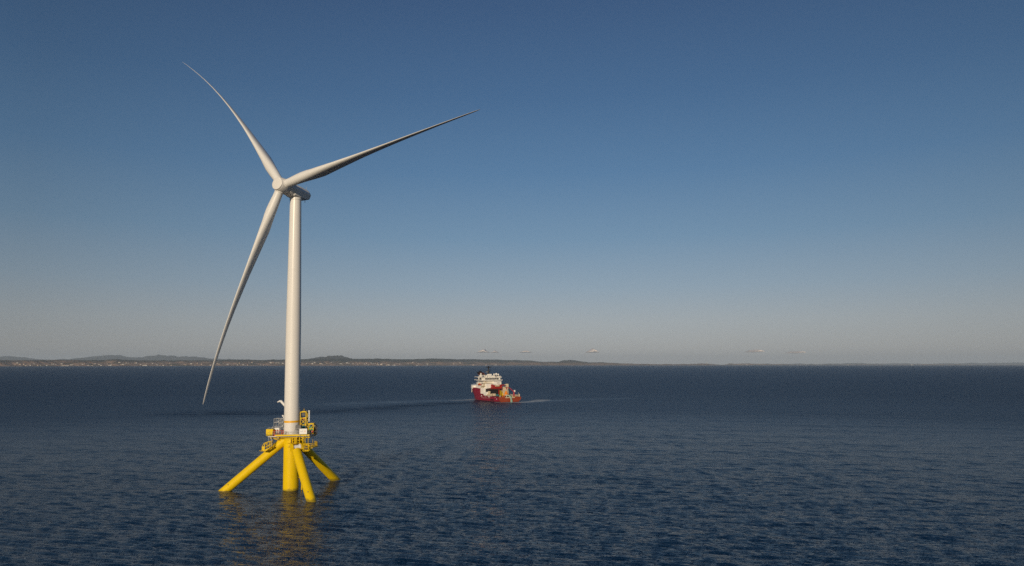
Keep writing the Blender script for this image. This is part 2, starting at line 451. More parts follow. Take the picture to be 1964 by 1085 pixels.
NEAR = [(-500, 11500), (0, 13500), (300, 17000), (550, 20000), (800, 22500), (1000, 25500), (1200, 28000), (1400, 31000)]
SKYL = [(-500, 690), (0, 690.7), (60, 690.6), (127, 690), (190, 690.2), (225, 688.7), (254, 690.6), (330, 691), (400, 690.6), (455, 689.4), (475, 689.5), (500, 690.2), (525, 689.3), (560, 689.2),
        (590, 688.2), (667, 687.9), (720, 687.4), (770, 688.6), (830, 687.6), (880, 688.8), (920, 688.7), (945, 689.2), (975, 690.2), (1000, 690.6), (1020, 691.5), (1040, 693.6), (1072, 693.4), (1082, 691.0), (1092, 690.0),
        (1108, 691.8), (1128, 694.4), (1150, 694.6), (1180, 696.0), (1215, 697.2), (1260, 698.2), (1300, 697.9), (1330, 697.3), (1345, 696.5), (1362, 697.2), (1385, 699.2), (1400, 702)]
nA, nB, nC = vnoise(3), vnoise(5), vnoise(9)
def land_height(px, t):
    """t 0 at the shore .. 1 at the ridge .. 1.6 behind it"""
    Y0 = interp(NEAR, px); Yr = Y0 * 1.16; Y = Y0 + (Yr - Y0) * t
    zr = py2z(interp(SKYL, px) + .45 * nA(px * .09), Yr)
    if t <= 1:
        prof = .10 + .40 * t + .50 * t * t * (3 - 2 * t) - .10 * (1 - t)
        z = zr * prof + zr * .12 * math.sin(PI * t) * nB(px * .05 + t * 3.1) + zr * .09 * math.sin(PI * t) * nC(px * .31 + t * 9)
        if t < .02: z = -3
    else:
        z = zr * (1 - (t - 1) * .8)
    return Y, z
def coast(name, x0, x1, dx, m, seed=0):
    cols = np.arange(x0, x1 + dx / 2, dx); ts = [0, .025, .08, .14, .2, .27, .34, .41, .48, .55, .62, .69, .76, .83, .89, .95, 1, 1.15, 1.6]
    vs = []; fs = []
    for i, px in enumerate(cols):
        for t in ts:
            Y, z = land_height(px, t)
            jit = nB(px * .7 + t * 5) * .25 * dx
            vs.append((px2x(px + jit, Y), Y, z))
    n = len(ts)
    for i in range(len(cols) - 1):
        for j in range(n - 1): fs.append((i * n + j, (i + 1) * n + j, (i + 1) * n + j + 1, i * n + j + 1))
    mb = MB(); mb.add(vs, fs, True)
    o = mb.build(name, m, fix=False); tag(o, kind='structure'); return o
M_land = terrain_material('coastal_heath_and_rock', [(.30, (.04, .05, .022)), (.42, (.10, .085, .045)), (.48, (.30, .18, .11)), (.58, (.42, .28, .19)), (.72, (.13, .11, .06))], .0022, (.030, .036, .022))
coast('coast', -420, 1396, 3, M_land)

def ridge(name, pts, Y, m, depth=4000, amp=.4, seed=1):
    nz = vnoise(seed); cols = np.arange(pts[0][0], pts[-1][0] + .1, 3)
    ts = [(-1, 0), (-.7, .35), (-.4, .68), (-.15, .93), (0, 1), (.3, .8), (1, .0)]
    vs = []; fs = []
    for px in cols:
        edge = min(1, (px - cols[0]) / 9, (cols[-1] - px) / 9)
        zr = max(0, py2z(interp(pts, px) + amp * nz(px * .06), Y)) * max(0, edge)
        for t, k in ts:
            vs.append((px2x(px, Y), Y + t * depth, zr * k * (1 + .08 * nz(px * .3 + t * 5)) - (3 if k == 0 else 0)))
    n = len(ts)
    for i in range(len(cols) - 1):
        for j in range(n - 1): fs.append((i * n + j, (i + 1) * n + j, (i + 1) * n + j + 1, i * n + j + 1))
    mb = MB(); mb.add(vs, fs, True); o = mb.build(name, m, fix=False); tag(o, kind='structure'); return o
M_mtn = terrain_material('mountain_heath', [(.3, (.025, .035, .035)), (.7, (.06, .06, .055))], .0006)
ridge('hills', [(560, 693), (590, 689), (606, 686), (622, 683.2), (640, 681.7), (655, 682.2), (668, 686.6), (690, 690), (700, 694)], 29000, M_mtn, 1800, .12, 4)
ridge('mountains', [(-360, 688), (-120, 684), (-40, 686), (0, 684.6), (20, 683.2), (40, 685.6), (66, 688), (95, 690), (140, 688.5), (165, 685.8), (195, 682.2), (225, 680.2), (238, 684.2), (275, 686.4), (292, 681.2),
       (305, 681), (330, 683), (372, 684), (400, 687.5), (430, 688.3), (520, 691), (700, 694)], 46000, M_mtn, 3500, .4, 6)
ridge('far_hills', [(1400, 700), (1440, 698), (1520, 697.6), (1640, 696.6), (1740, 697), (1840, 696.6), (1940, 694.6), (2100, 694), (2500, 695)], 59500, M_mtn, 900, .8, 8)
ridge('low_islands', [(1385, 700), (1400, 697.4), (1430, 696.6), (1470, 697.6), (1520, 698.6), (1560, 699.3), (1600, 698.7), (1660, 698.5), (1700, 699.4), (1760, 698.9), (1800, 698.4), (1850, 698.9), (1900, 699.2), (2000, 699), (2300, 699)], 41500, M_land, 700, .35, 12)

# ------------------------------------------------------------------ coastal buildings
M_hw = mat('white_boarding', (.46, .44, .40), .7, var=.05, scale=.05)
M_hc = mat('cream_render', (.42, .36, .28), .7, var=.05, scale=.05)
M_ht = mat('tan_concrete', (.50, .42, .33), .7, var=.08, scale=.05)
M_ro = mat('slate_roof', (.10, .09, .09), .8, var=.1, scale=.05)
M_rr = mat('tile_roof', (.26, .10, .06), .8, var=.1, scale=.05)
def gable_house(name, L, Wd, H, mw, mr):
    r = empty(name)
    MB().span(-L / 2, L / 2, -Wd / 2, Wd / 2, -6, H).build('wall', mw, r)
    o = 1.0
    rf = MB(); h2 = Wd * .38
    vs = [(-L / 2 - o, -Wd / 2 - o, H), (L / 2 + o, -Wd / 2 - o, H), (L / 2 + o, Wd / 2 + o, H), (-L / 2 - o, Wd / 2 + o, H), (-L / 2 - o, 0, H + h2), (L / 2 + o, 0, H + h2)]
    rf.add(vs, [(0, 1, 5, 4), (2, 3, 4, 5), (0, 4, 3), (1, 2, 5), (3, 2, 1, 0)])
    rf.build('roof', mr, r)
    return r
def flat_block(name, L, Wd, H, mw, floors):
    r = empty(name)
    MB().span(-L / 2, L / 2, -Wd / 2, Wd / 2, -6, H).build('wall', mw, r)
    MB().span(-L / 2 - .6, L / 2 + .6, -Wd / 2 - .6, Wd / 2 + .6, H, H + 1).build('roof', M_ro, r)
    return r
def copy_tree(o):
    c = o.copy(); COL.objects.link(c)
    for ch in o.children:
        d = ch.copy(); COL.objects.link(d); d.parent = c
    return c
protoA = gable_house('coastal_house', 34, 15, 12, M_hw, M_ro)
protoB = gable_house('coastal_house', 26, 14, 11, M_hc, M_rr)
protoC = gable_house('boathouse', 22, 13, 8, M_hw, M_rr)
protoD = flat_block('coastal_block', 46, 18, 17, M_ht, 5)
protoE = flat_block('coastal_warehouse', 85, 28, 11, M_hw, 1)
used = set()
def put(proto, px, t, rz, s, label, cat, group):
    Y, z = land_height(px, t)
    if proto.name in used: o = copy_tree(proto)
    else: used.add(proto.name); o = proto
    o.location = (px2x(px, Y), Y, max(z, 2)); o.rotation_euler = (0, 0, rz); o.scale = (s, s, s)
    tag(o, label, cat, group)
    return o
rh = random.Random(5)
SPOTS = []
for x0, x1, n in ((26, 62, 9), (64, 145, 16), (148, 200, 9), (205, 285, 10), (290, 335, 6), (345, 395, 6), (398, 470, 10), (472, 545, 9), (578, 640, 8), (650, 700, 9), (700, 760, 14), (760, 830, 5), (880, 960, 4)):
    for k in range(n): SPOTS.append((x0 + (x1 - x0) * (k + rh.random()) / n, rh.uniform(.05, .42)))
for px, t in SPOTS:
    u = rh.random()
    if px < 340:
        g, wh = 'houses along the left part of the far shore', 'small pale house among others on the far shore left of the drooping blade tip'
    elif px < 550:
        g, wh = 'houses on the shore between blade and tower', 'small pale house among others on the far shore between drooping blade and tower'
    else:
        g, wh = 'houses on the shore between tower and ship', 'small pale house among others on the far shore between tower and ship'
    sc = interp(NEAR, px) / 18000
    if u < .5: p, kind = protoA, ' with dark roof'
    elif u < .8: p, kind = protoB, ' with red roof'
    else: p, kind = protoC, ' low and red roofed'
    put(p, px, t, rh.uniform(-.5, .5), sc * rh.uniform(.9, 1.7), wh.replace('small pale house', {'': '', ' with dark roof': 'small white dark-roofed house', ' with red roof': 'small cream red-roofed house', ' low and red roofed': 'small low white boathouse'}[kind]),
        'house' if kind != ' low and red roofed' else 'boathouse', g + kind)
for px, t, s, lb in ((731, .16, 1.5, 'tall tan apartment block at the middle of the shore village right of the tower'),
                     (724, .12, .9, 'lower tan block just left of the tallest block in the shore village'),
                     (870, .2, 1.0, 'lone tan block low on the shore just left above the ship'),):
    put(protoD, px, t, .1, s, lb, 'building', None)
for px, t, s, lb in ((120, .06, .8, 'long white shed at the waterline far left of the blade'), (211, .12, .9, 'long white hall below the church on the far left shore'),
                     (278, .05, 1.3, 'longest white hall on the shore left of the drooping blade'), (236, .22, .8, 'long white hall up the slope right of the church'),
                     (412, .15, .7, 'long white shed on the shore just right of the drooping blade'), (530, .3, .8, 'long pale shed on the slope just left of the tower'),
                     (757, .05, .7, 'white quay shed at the water right of the village blocks'), (800, .02, .7, 'white quay shed alone at the water left of the ship')):
    put(protoE, px, t, 0, s, lb, 'hall', None)
# church with a spire
Yc, zc = land_height(214, .3)
ch = empty('church', (px2x(214, Yc), Yc, zc)); tag(ch, 'white church with a pointed spire above the houses of the far left shore', 'church')
MB().span(-22, 4, -8, 8, -6, 13).build('nave', M_hw, ch)
MB().span(4, 15, -5.5, 5.5, -6, 26).build('bell_tower', M_hw, ch)
MB().lathe([(0, 7.5), (24, .2)], (9.5, 0, 26), (0, 0, 1), 4, False).build('spire', M_ro, ch)
MB().add([(-23, -9, 13), (3.9, -9, 13), (3.9, 9, 13), (-23, 9, 13), (-23, 0, 20), (3.9, 0, 20)], [(0, 1, 5, 4), (2, 3, 4, 5), (0, 4, 3), (1, 2, 5), (3, 2, 1, 0)]).build('roof', M_ro, ch)
# lighthouse on the last island
Yl, zl = land_height(1353, .9)
lt = empty('lighthouse', (px2x(1356, Yl), Yl, zl * .95)); tag(lt, 'thin white lighthouse on the low rocky point at the end of the coast', 'lighthouse')
MB().lathe([(-5, 14), (75, 9)], (0, 0, 0), (0, 0, 1), 14).build('tower', M_hw, lt)
MB().lathe([(75, 11), (77, 11), (77.01, 8), (88, 8), (92, .5)], (0, 0, 0), (0, 0, 1), 14).build('lantern', M_rr, lt)
def far_boat(px, Y, L, H, label):
    b = empty('distant_boat', (px2x(px, Y), Y, 0), (0, 0, R(8))); tag(b, label, 'boat')
    MB().loft([[(-L / 2, -L * .1, 0), (-L / 2, L * .1, 0), (-L / 2, L * .12, H * .35), (-L / 2, -L * .12, H * .35)],
               [(L * .3, -L * .1, 0), (L * .3, L * .1, 0), (L * .3, L * .12, H * .35), (L * .3, -L * .12, H * .35)],
               [(L * .47, -.5, 0), (L * .47, .5, 0), (L * .52, .8, H * .42), (L * .52, -.8, H * .42)]]).build('hull', M_hw, b)
    MB().span(-L * .42, -L * .12, -L * .09, L * .09, H * .35, H).build('cabin', M_hw, b)
    MB().tube((-L * .2, 0, H), (-L * .2, 0, H * 1.35), L * .012 + .3).build('mast', M_box, b)
far_boat(1433, 33000, 85, 42, 'tiny white vessel on the horizon just right of the last land')
far_boat(1627, 35000, 90, 30, 'tiny low vessel on the horizon, middle one of the three distant boats')
far_boat(1750, 36000, 165, 52, 'white ship on the far right horizon, largest of the distant vessels')

# clouds low over the horizon, beyond the haze
M_cloud = mat('cloud_white', (.88, .81, .77), 1.0, var=.02, scale=.0005, spec=0)
M_cloud.node_tree.nodes['Principled BSDF'].inputs['Alpha'].default_value = 1.0
cl = random.Random(3)
for px, w, h, py in ((927, 20, 6, 676), (949, 13, 4, 676.5), (1008, 18, 4, 676), (1136, 19, 6.5, 676), (1448, 14, 4, 675), (1526, 12, 4, 677)):
    Y = 82000; m_ = MB(); u = Y / 1322.0
    ring = []
    for q in range(9):
        a = (q - 4) / 4.0; top = h * (1 - abs(a) ** 1.6) * cl.uniform(.55, 1.15) + .3
        cx, rx, rz_ = a * w / 2 * u, w / 7 * u, top * u * .5
        pr = [(-1, 0), (-.9, .44), (-.6, .8), (-.2, .98), (.3, .95), (.7, .71), (.92, .39), (1, 0)]
        rings = [[(cx + rx * rr_ * math.cos(2 * PI * i / 14) * cl.uniform(.86, 1.14), 2500 * rr_ * math.sin(2 * PI * i / 14), rz_ * (1 + zz * cl.uniform(.9, 1.08))) for i in range(14)] for zz, rr_ in pr]
        m_.loft(rings, True, True)
    c = m_.build('cloud', M_cloud, fix=False); c.location = (px2x(px, Y), Y, py2z(py, Y)); tag(c, kind='structure')

# ------------------------------------------------------------------ wind turbine
ROOT_LOC = Vector((-61.92, 198.33, 0)); ROOT_ROT = (.005, -.0184, 0)
RM = Matrix.Translation(ROOT_LOC) @ Euler(ROOT_ROT).to_matrix().to_4x4()
T = empty('wind_turbine', ROOT_LOC, ROOT_ROT)
tag(T, 'tall white three-bladed wind turbine standing on its yellow tripod float in the sea', 'wind turbine')
def at(name, p, label, cat, group=None, rz=0):
    o = empty(name, RM @ Vector(p), (ROOT_ROT[0], ROOT_ROT[1], rz)); tag(o, label, cat, group); return o

H0, YAW, TILT, OV, PSI = 85.15, .4387, .1177, 5.75, -.6977
ax = Vector((-math.sin(YAW) * math.cos(TILT), -math.cos(YAW) * math.cos(TILT), math.sin(TILT)))
rt = Vector((math.cos(YAW), -math.sin(YAW), 0)); up = ax.cross(rt); up = up if up.z > 0 else -up
HUB = Vector((0, 0, H0)) + ax * OV
AX0 = Vector((0, 0, H0))

tw = MB()
tw.lathe([(15.3, 2.25), (15.55, 2.25), (15.56, 2.14), (30, 2.12), (46, 2.08), (55, 1.97), (64, 1.85), (75, 1.70), (82.6, 1.60), (82.7, 1.70), (83.3, 1.70)], (0, 0, 0), (0, 0, 1), 64)
tower = tw.build('tower', M_white, T)
b = MB(); b.lathe([(18.62, 2.142), (19.18, 2.141)], (0, 0, 0), (0, 0, 1), 64); b.build('paint_band', M_band, tower)
b = MB()
for z, r in ((38, 2.10), (62, 1.877)): b.lathe([(z - .06, r), (z - .05, r + .018), (z + .05, r + .018), (z + .06, r)], (0, 0, 0), (0, 0, 1), 48)
b.build('section_seam', M_white, tower)

# nacelle: drum generator then a body with bevelled upper sides
g = MB(); g.lathe([(-1.5, 1.75), (-1.55, 2.0), (-1.9, 2.12), (-3.6, 2.14), (-3.75, 1.95), (-3.8, 1.6)], HUB, ax, 48); 
gen = g.build('generator_drum', M_white, T)
def nsec(t, w, top, bot, sh=.0):
    c = HUB + ax * t
    pts = [(-.44, -.88), (-.36, -1), (.36, -1), (.44, -.88), (.54, .06), (.44, .46), (.32, .80), (.18, .97), (-.18, .97), (-.32, .80), (-.44, .46), (-.54, .06)]
    return [c + rt * (x * w) + up * ((y * top) if y > 0 else (-y * bot)) for x, y in pts]
n_ = MB(); n_.loft([nsec(-3.4, 3.3, 1.75, -1.75), nsec(-3.9, 3.9, 1.95, -1.9), nsec(-6, 4.1, 2.0, -1.9), nsec(-8.2, 4.0, 1.95, -1.65), nsec(-9.5, 3.95, 1.85, -1.35), nsec(-9.95, 3.75, 1.7, -1.15), nsec(-10.05, 3.3, 1.4, -.85)])
nac = n_.build('nacelle', M_white, T)
bv = nac.modifiers.new('b', 'BEVEL'); bv.width = .05; bv.segments = 2; bv.limit_method = 'ANGLE'; bv.angle_limit = R(14)
d = MB(); d.tube(HUB + ax * -9.8 - up * 1.0, HUB + ax * -9.9 - up * 1.95, .07); d.build('drain_pipe', M_dark, nac)
d = MB()
for s in (-1, 1): d.tube(HUB + ax * -9.2 + rt * s * .7 + up * 1.8, HUB + ax * -9.2 + rt * s * .7 + up * 2.7, .05)
d.build('wind_sensor', M_galv, nac)

h = MB()
h.lathe([(2.02, 0), (2.0, 1.2), (1.97, 1.68), (1.90, 1.80), (1.78, 1.84), (1.72, 1.79), (1.66, 1.84), (1.2, 2.02), (.5, 2.16), (-.4, 2.2), (-1.1, 2.14), (-1.42, 2.02), (-1.46, 1.7)], HUB, ax, 64)
hub = h.build('hub', M_white, T)

BEND = [(3.7, 5.3, .0140), (.6, -.95, -.0200), (.5, 4.9, .0340)]
LB = [None] * 3
def foil(n=32):
    pts = []
    for i in range(n):
        a = 2 * PI * i / n; x = .5 * (1 + math.cos(a))            # x: 1 trailing edge, 0 leading edge
        yt = 5 * (.2969 * math.sqrt(x) - .126 * x - .3516 * x ** 2 + .2843 * x ** 3 - .1015 * x ** 4)
        pts.append((x, yt * (1 if a < PI else -1) + (.03 * math.sin(PI * x)), .5 * math.cos(a), .5 * math.sin(a)))
    return pts
FO = foil()
for k in range(3):
    ba, bt, g0 = BEND[k]; a = PSI + k * 2 * PI / 3 + g0
    r_ = up * math.cos(a) + rt * math.sin(a); cw = -up * math.sin(a) + rt * math.cos(a)
    rings = []
    svals = [.026, .04, .055, .075, .095, .12, .15, .18, .21, .25, .3, .36, .42, .5, .58, .66, .74, .81, .87, .91, .945, .965, .98, .99, .996, 1.0]
    for s in svals:
        c = HUB + r_ * (65 * s) + (ax * ba - cw * bt) * (s ** 3.5)
        ch_ = float(np.interp(s, [0, .05, .10, .16, .21, .3, .42, .6, .8, .93, .98, .995, 1], [2.4, 2.45, 3.0, 3.9, 4.15, 3.45, 2.5, 1.55, .95, .68, .45, .24, .08]))
        th = float(np.interp(s, [0, .05, .10, .16, .21, .3, .42, .6, 1], [1, 1, .82, .56, .46, .36, .28, .22, .18]))
        w = min(1, max(0, (s - .04) / .16)); w = w * w * (3 - 2 * w)
        pit = R(float(np.interp(s, [0, .2, .5, 1], [106, 100, 92, 86])))
        cd = cw * math.cos(pit) + ax * math.sin(pit); td = cw * math.sin(pit) - ax * math.cos(pit)
        cen = .5 - .17 * w
        ring = []
        for fx, fy, cx, cy in FO:
            X_ = (1 - w) * cx + w * (fx - cen - (0.5 - .5)); Yt = (1 - w) * cy + w * fy * th
            X_ = (1 - w) * cx + w * (fx - cen)
            ring.append(c - cd * (X_ * ch_) - td * (Yt * ch_ * (1 if w < 1 else 1)))
        rings.append(ring)
    m_ = MB(); m_.loft(rings, True, True); bl = m_.build('blade', M_blade, T)
    m_ = MB(); m_.lathe([(1.55, 1.34), (2.05, 1.36), (2.12, 1.30), (2.13, 1.1)], HUB, r_, 40); m_.build('root_collar', M_white, bl)

# yellow foundation
c = MB(); c.lathe([(-9, 2.12), (13.9, 2.12), (14.0, 2.3), (14.35, 2.3), (14.4, 2.15), (15.0, 2.15)], (0, 0, 0), (0, 0, 1), 64); colm = c.build('central_column', M_yel, T)
c = MB(); c.lathe([(14.98, 2.35), (15.3, 2.35), (15.31, 2.2), (15.5, 2.2)], (0, 0, 0), (0, 0, 1), 48); c.build('flange', M_yel, colm)
c = MB()
for z in (4.2, 9.0): c.lathe([(z - .05, 2.12), (z - .04, 2.145), (z + .04, 2.145), (z + .05, 2.12)], (0, 0, 0), (0, 0, 1), 64)
c.build_each('weld_seam', M_yel, colm)
LEGA = 3.2034
for k in range(3):
    a = LEGA + k * 2 * PI / 3
    e = Vector((math.cos(a), math.sin(a), 0)); sl = Vector((math.cos(a) * (18.36 - 2.0), math.sin(a) * (18.36 - 2.0), -13.6)).normalized()
    top = e * (5.0 if k == 1 else 1.2) ; top.z = 13.6 - (top.length - 2.0) * 13.6 / 16.36
    bot = e * 18.36 + sl * 6
    m_ = MB(); m_.tube(top, bot, 1.24, n=48)
    leg = m_.build('brace_leg', M_yel, T)
    if k != 1:
        m_ = MB(); p = e * 1.0; p.z = 14.2
        tz = Vector((0, 0, 1))
        m_.tube(top + sl * 1.6, top + sl * 1.8, 1.31, n=40); m_.build('leg_collar', M_yel, leg)
    m_ = MB(); q = e * 16.7 + Vector((0, 0, 1.5)) + Vector((0, -1.2, .55)); m_.tube(q, q + Vector((0, -.14, .06)), .12, n=10); m_.build('anode_bolt', M_dark, leg)

# pinned joint on the front leg
a = LEGA + 2 * PI / 3; e = Vector((math.cos(a), math.sin(a), 0)); tn = Vector((-math.sin(a), math.cos(a), 0))
pc = e * 4.75 + Vector((0, 0, 12.15))
j = MB(); j.tube(pc - tn * .95, pc + tn * .75, .62, n=32); j.tube(pc + tn * .75, pc + tn * 1.05, .85, n=32); jn = j.build('leg_joint_sleeve', M_box, T)
j = MB()
for s in (-1.1, 1.22):
    p = pc + tn * s
    j.loft([[p - e * 2.0 + tn * o + Vector((0, 0, 1.15)), p - e * 2.0 + tn * o + Vector((0, 0, -1.3)), p + e * .5 + tn * o + Vector((0, 0, -1.0)), p + e * .95 + tn * o, p + e * .5 + tn * o + Vector((0, 0, .9))] for o in (-.09, .09)])
j.build('leg_joint_bracket', M_yel, T)

# main deck
dk = MB()
oct_ = [(-5.3, -3.9), (6.2, -3.9), (6.5, -1.5), (6.2, 3.6), (3.5, 4.6), (-3.5, 4.6), (-5.3, 3.2)]
dk.prism(oct_, 15.05, 15.2); deck = dk.build('deck', M_grate, T)
e_ = MB(); e_.path([(x, y, 15.12) for x, y in oct_ + oct_[:1]], .13)
e_.span(-5.2, -2.9, -4.08, -4.03, 15.04, 15.22)
e_.build('deck_edge', M_galv, deck)
e_ = MB()
for x in (-4.6, -2.6, 2.6, 4.4, 5.9): e_.span(x - .1, x + .1, -3.7, 3.4, 14.72, 15.04)
for y in (-2.6, 2.6): e_.span(-5.1, 6.1, y - .1, y + .1, 14.5, 14.71)
for s in (-1, 1):
    e_.tube((s * 2.1, -.8, 13.4), (s * 4.7, -2.5, 14.6), .12); e_.tube((s * 2.1, .8, 13.4), (s * 4.7, 2.5, 14.6), .12)
e_.build('deck_beam', M_yel2, deck)
e_ = MB(); e_.span(-3.2, 3.2, -4.16, -4.09, 15.22, 15.62); e_.span(3.2, 6.2, -4.16, -4.09, 15.22, 15.55); e_.build('kick_plate', M_yel, deck)
rl = MB(); rl.rail([(-4.1, -3.95, 15.2), (6.2, -3.9, 15.2), (6.5, -1.5, 15.2), (6.2, 3.6, 15.2), (3.5, 4.6, 15.2), (-3.5, 4.6, 15.2), (-5.3, 3.2, 15.2), (-5.3, -2.0, 15.2)], 1.25, .032, 1.1, (.33, .66, 1.0))
rl.build('deck_railing', M_galv, T)

# lower walkway hung below the deck on the right and round the column
lw = MB()
lw.prism([(1.9, -4.4), (7.0, -3.6), (7.6, 0.5), (5.8, 2.6), (2.3, 1.6)], 11.75, 11.9)
for x, y in ((4.6, -3.6), (5.9, .3), (3.0, 1.6)): lw.tube((x, y, 11.8), (x, y, 15.04), .05, n=6)
lw.build('lower_walkway', M_yel2, T)
lr = MB(); lr.rail([(4.4, -4.1, 11.9), (6.8, -3.6, 11.9), (7.2, .5, 11.9), (5.8, 2.6, 11.9)], 1.15, .05, .7, (.33, .66, 1.0))
lr.rail([(4.6, -4.4, 11.1), (6.2, -4.3, 11.1)], 1.2, .05, .5)
lr.build('walkway_railing', M_yel2, T)
pp = MB()
for x, z0, z1, r in ((.55, 13.0, 14.4, .10), (1.0, 11.0, 14.7, .12), (1.45, 9.6, 13.2, .09), (1.75, 10.4, 14.8, .13), (2.3, 12.9, 15, .12), (3.2, 13.3, 15, .12), (4.1, 12.9, 15, .13)):
    pp.tube((x, -2.45 if x < 2 else -3.1, z0), (x, -2.45 if x < 2 else -3.1, z1), r)
for z, x0, x1 in ((13.1, -.3, 2.6), (12.5, .3, 2.9), (11.6, .6, 2.3), (12.0, -.2, 1.6), (13.9, .9, 4.6)): pp.tube((x0, -2.6, z), (x1, -2.75, z), .085)
for x, z in ((.3, 12.6), (.9, 12.0), (1.5, 12.7), (1.2, 10.9), (1.5, 10.2)): pp.box((x, -2.65, z), (.35, .35, .35))
pp.build('pipework', M_yel2, T)
pd = MB()
for x, z0, z1 in ((.75, 11.3, 13.9), (1.25, 9.8, 12.6), (1.6, 11.0, 12.2)): pd.tube((x, -2.62, z0), (x, -2.62, z1), .05)
pd.box((.9, -2.8, 11.6), (.5, .3, .12)); pd.box((.45, -2.8, 12.35), (.7, .3, .1)); pd.box((1.7, -2.85, 11.2), (.5, .3, .12))
pd.build('cable_bundle', M_net, T)
bl_ = MB(); bl_.tube((2.05, .2, 3.3), (3.0, .2, 3.3), .16); bl_.tube((3.0, .2, 3.6), (3.0, .2, -3), .19); bl_.build('riser_pipe', M_yel2, T)

# ---- things standing on or hanging from the deck
o = at('yellow_container', (-4.95, -3.0, 15.2), 'solid yellow box at the left end of the turbine deck', 'container')
m_ = MB(); m_.span(-.95, .95, -.9, .9, .15, 1.95); bx = m_.build('body', M_yel, o); bm_ = bx.modifiers.new('b', 'BEVEL'); bm_.width = .05; bm_.segments = 2
m_ = MB(); m_.span(-.6, .1, -.935, -.905, .98, 1.05); m_.span(-.1, .7, -.935, -.905, 1.15, 1.22); m_.build('marking', M_grate, o)
m_ = MB(); m_.path([(-.9, 0, 1.95), (-.5, 0, 2.25), (0, 0, 2.3)], .05); m_.path([(.2, 0, 1.95), (.5, 0, 2.6), (.85, 0, 1.95)], .05); m_.tube((.5, -.4, 2.2), (.9, .4, 2.45), .12); m_.build('lifting_gear', M_galv, o)
m_ = MB(); m_.span(-.9, -.6, -.8, .8, 0, .15); m_.span(.6, .9, -.8, .8, 0, .15); m_.build('skid', M_dark, o)

o = at('access_scaffold', (-4.1, 2.2, 15.2), 'grey metal scaffold of open frames behind the white hut on the deck', 'scaffold')
m_ = MB(); m_.truss(-1.4, 1.2, -.9, .9, 0, 4.4, .07, 4); m_.truss(-.1, 1.2, -.9, .9, 2.2, 4.4, .05, 3); m_.build('frame', M_galv, o)
m_ = MB()
for z in (1.1, 2.2, 3.3): m_.span(-1.35, 1.15, -.85, .85, z, z + .06)
m_.build('platform', M_galv, o)
m_ = MB(); m_.box((.2, -.3, 1.7), (2.4, .5, .10), ry=R(-42)); m_.box((.2, .3, 2.8), (2.4, .5, .10), ry=R(42)); m_.build('stair', M_galv, o)

o = at('davit_crane', (-1.6, 3.3, 15.2), 'white davit crane with raised bent jib sticking out left behind the tower foot', 'crane')
m_ = MB(); m_.lathe([(0, .5), (.3, .5), (.35, .33), (5.6, .30), (5.9, .42), (6.2, .42)], (0, 0, 0), (0, 0, 1), 20); m_.build('pedestal', M_box, o)
m_ = MB(); m_.tube((.1, 0, 6.2), (-2.75, 0, 9.3), .42, .36, 12); m_.tube((-2.75, 0, 9.3), (-3.7, 0, 8.95), .32, .14, 10); m_.build('jib', M_box, o)
m_ = MB(); m_.tube((-.3, 0, 5.2), (-1.4, 0, 7.6), .10); m_.build('ram', M_galv, o)
o = at('lamp_post', (-2.95, 2.9, 15.2), 'thin white post with a small head beside the left edge of the tower foot', 'post')
m_ = MB(); m_.tube((-.35, 0, 0), (-.35, 0, 5.2), .12); m_.build('pole', M_box, o)
m_ = MB(); m_.tube((-.35, 0, 5.1), (-.75, 0, 5.0), .25); m_.build('lamp_head', M_box, o)

o = at('equipment_hut', (-3.5, -1.9, 15.2), 'small white hut with open window holes beside the yellow box on deck', 'hut')
m_ = MB(); m_.span(-.75, .75, -.6, .6, .9, 2.0); m_.build('body', M_box, o)
m_ = MB(); m_.box((0, 0, 2.1), (1.7, 1.4, .2), tap=.8); m_.build('roof', M_box, o)
m_ = MB(); m_.span(-.5, -.1, -.64, -.61, 1.3, 1.7); m_.span(.1, .5, -.64, -.61, 1.3, 1.7); m_.build('window', M_dark, o)
m_ = MB()
for x in (-.6, .6):
    for y in (-.5, .5): m_.tube((x, y, 0), (x, y, .9), .07)
m_.build('leg', M_galv, o)

o = at('red_rack', (-2.6, -3.3, 15.2), 'orange red steel rack with open bays in front of the white hut', 'rack')
m_ = MB(); m_.span(-1.0, .95, -.62, .5, .02, .42); m_.build('base_plate', M_red, o)
m_ = MB()
for x in (-1.35, -.95, 0.0, .95, 1.5): m_.tube((x, -.4, 0.0), (x, -.4, 1.55), .07, n=6)
for z in (.8, 1.5): m_.tube((-1.35, -.4, z), (1.5, -.4, z), .05, n=6)
m_.tube((.95, -.4, .4), (1.5, -.4, 1.5), .06); m_.build('frame', M_red, o)

o = at('sign_board', (4.55, -4.35, 15.2), 'white information board with small print and orange mark on the deck front', 'sign')
m_ = MB(); m_.span(-1.06, 1.06, -.05, .05, .5, 1.98); m_.build('panel', M_box, o)
m_ = MB()
for i, (x, w) in enumerate(((-.72, .09), (-.6, .06), (-.5, .1), (-.37, .07), (-.27, .1), (-.14, .06), (-.05, .08))): m_.box((x, -.06, 1.28), (w, .012, .10))
m_.build('lettering', M_ink, o)
m_ = MB(); m_.lathe([(0, .13), (.014, .13)], (.52, -.053, 1.3), (0, -1, 0), 14); m_.box((.52, -.06, 1.05), (.3, .012, .05)); m_.build('emblem', M_logo, o)
m_ = MB()
for x in (-.9, .9): m_.tube((x, .1, 0), (x, .1, 1.9), .05)
m_.build('post', M_galv, o)

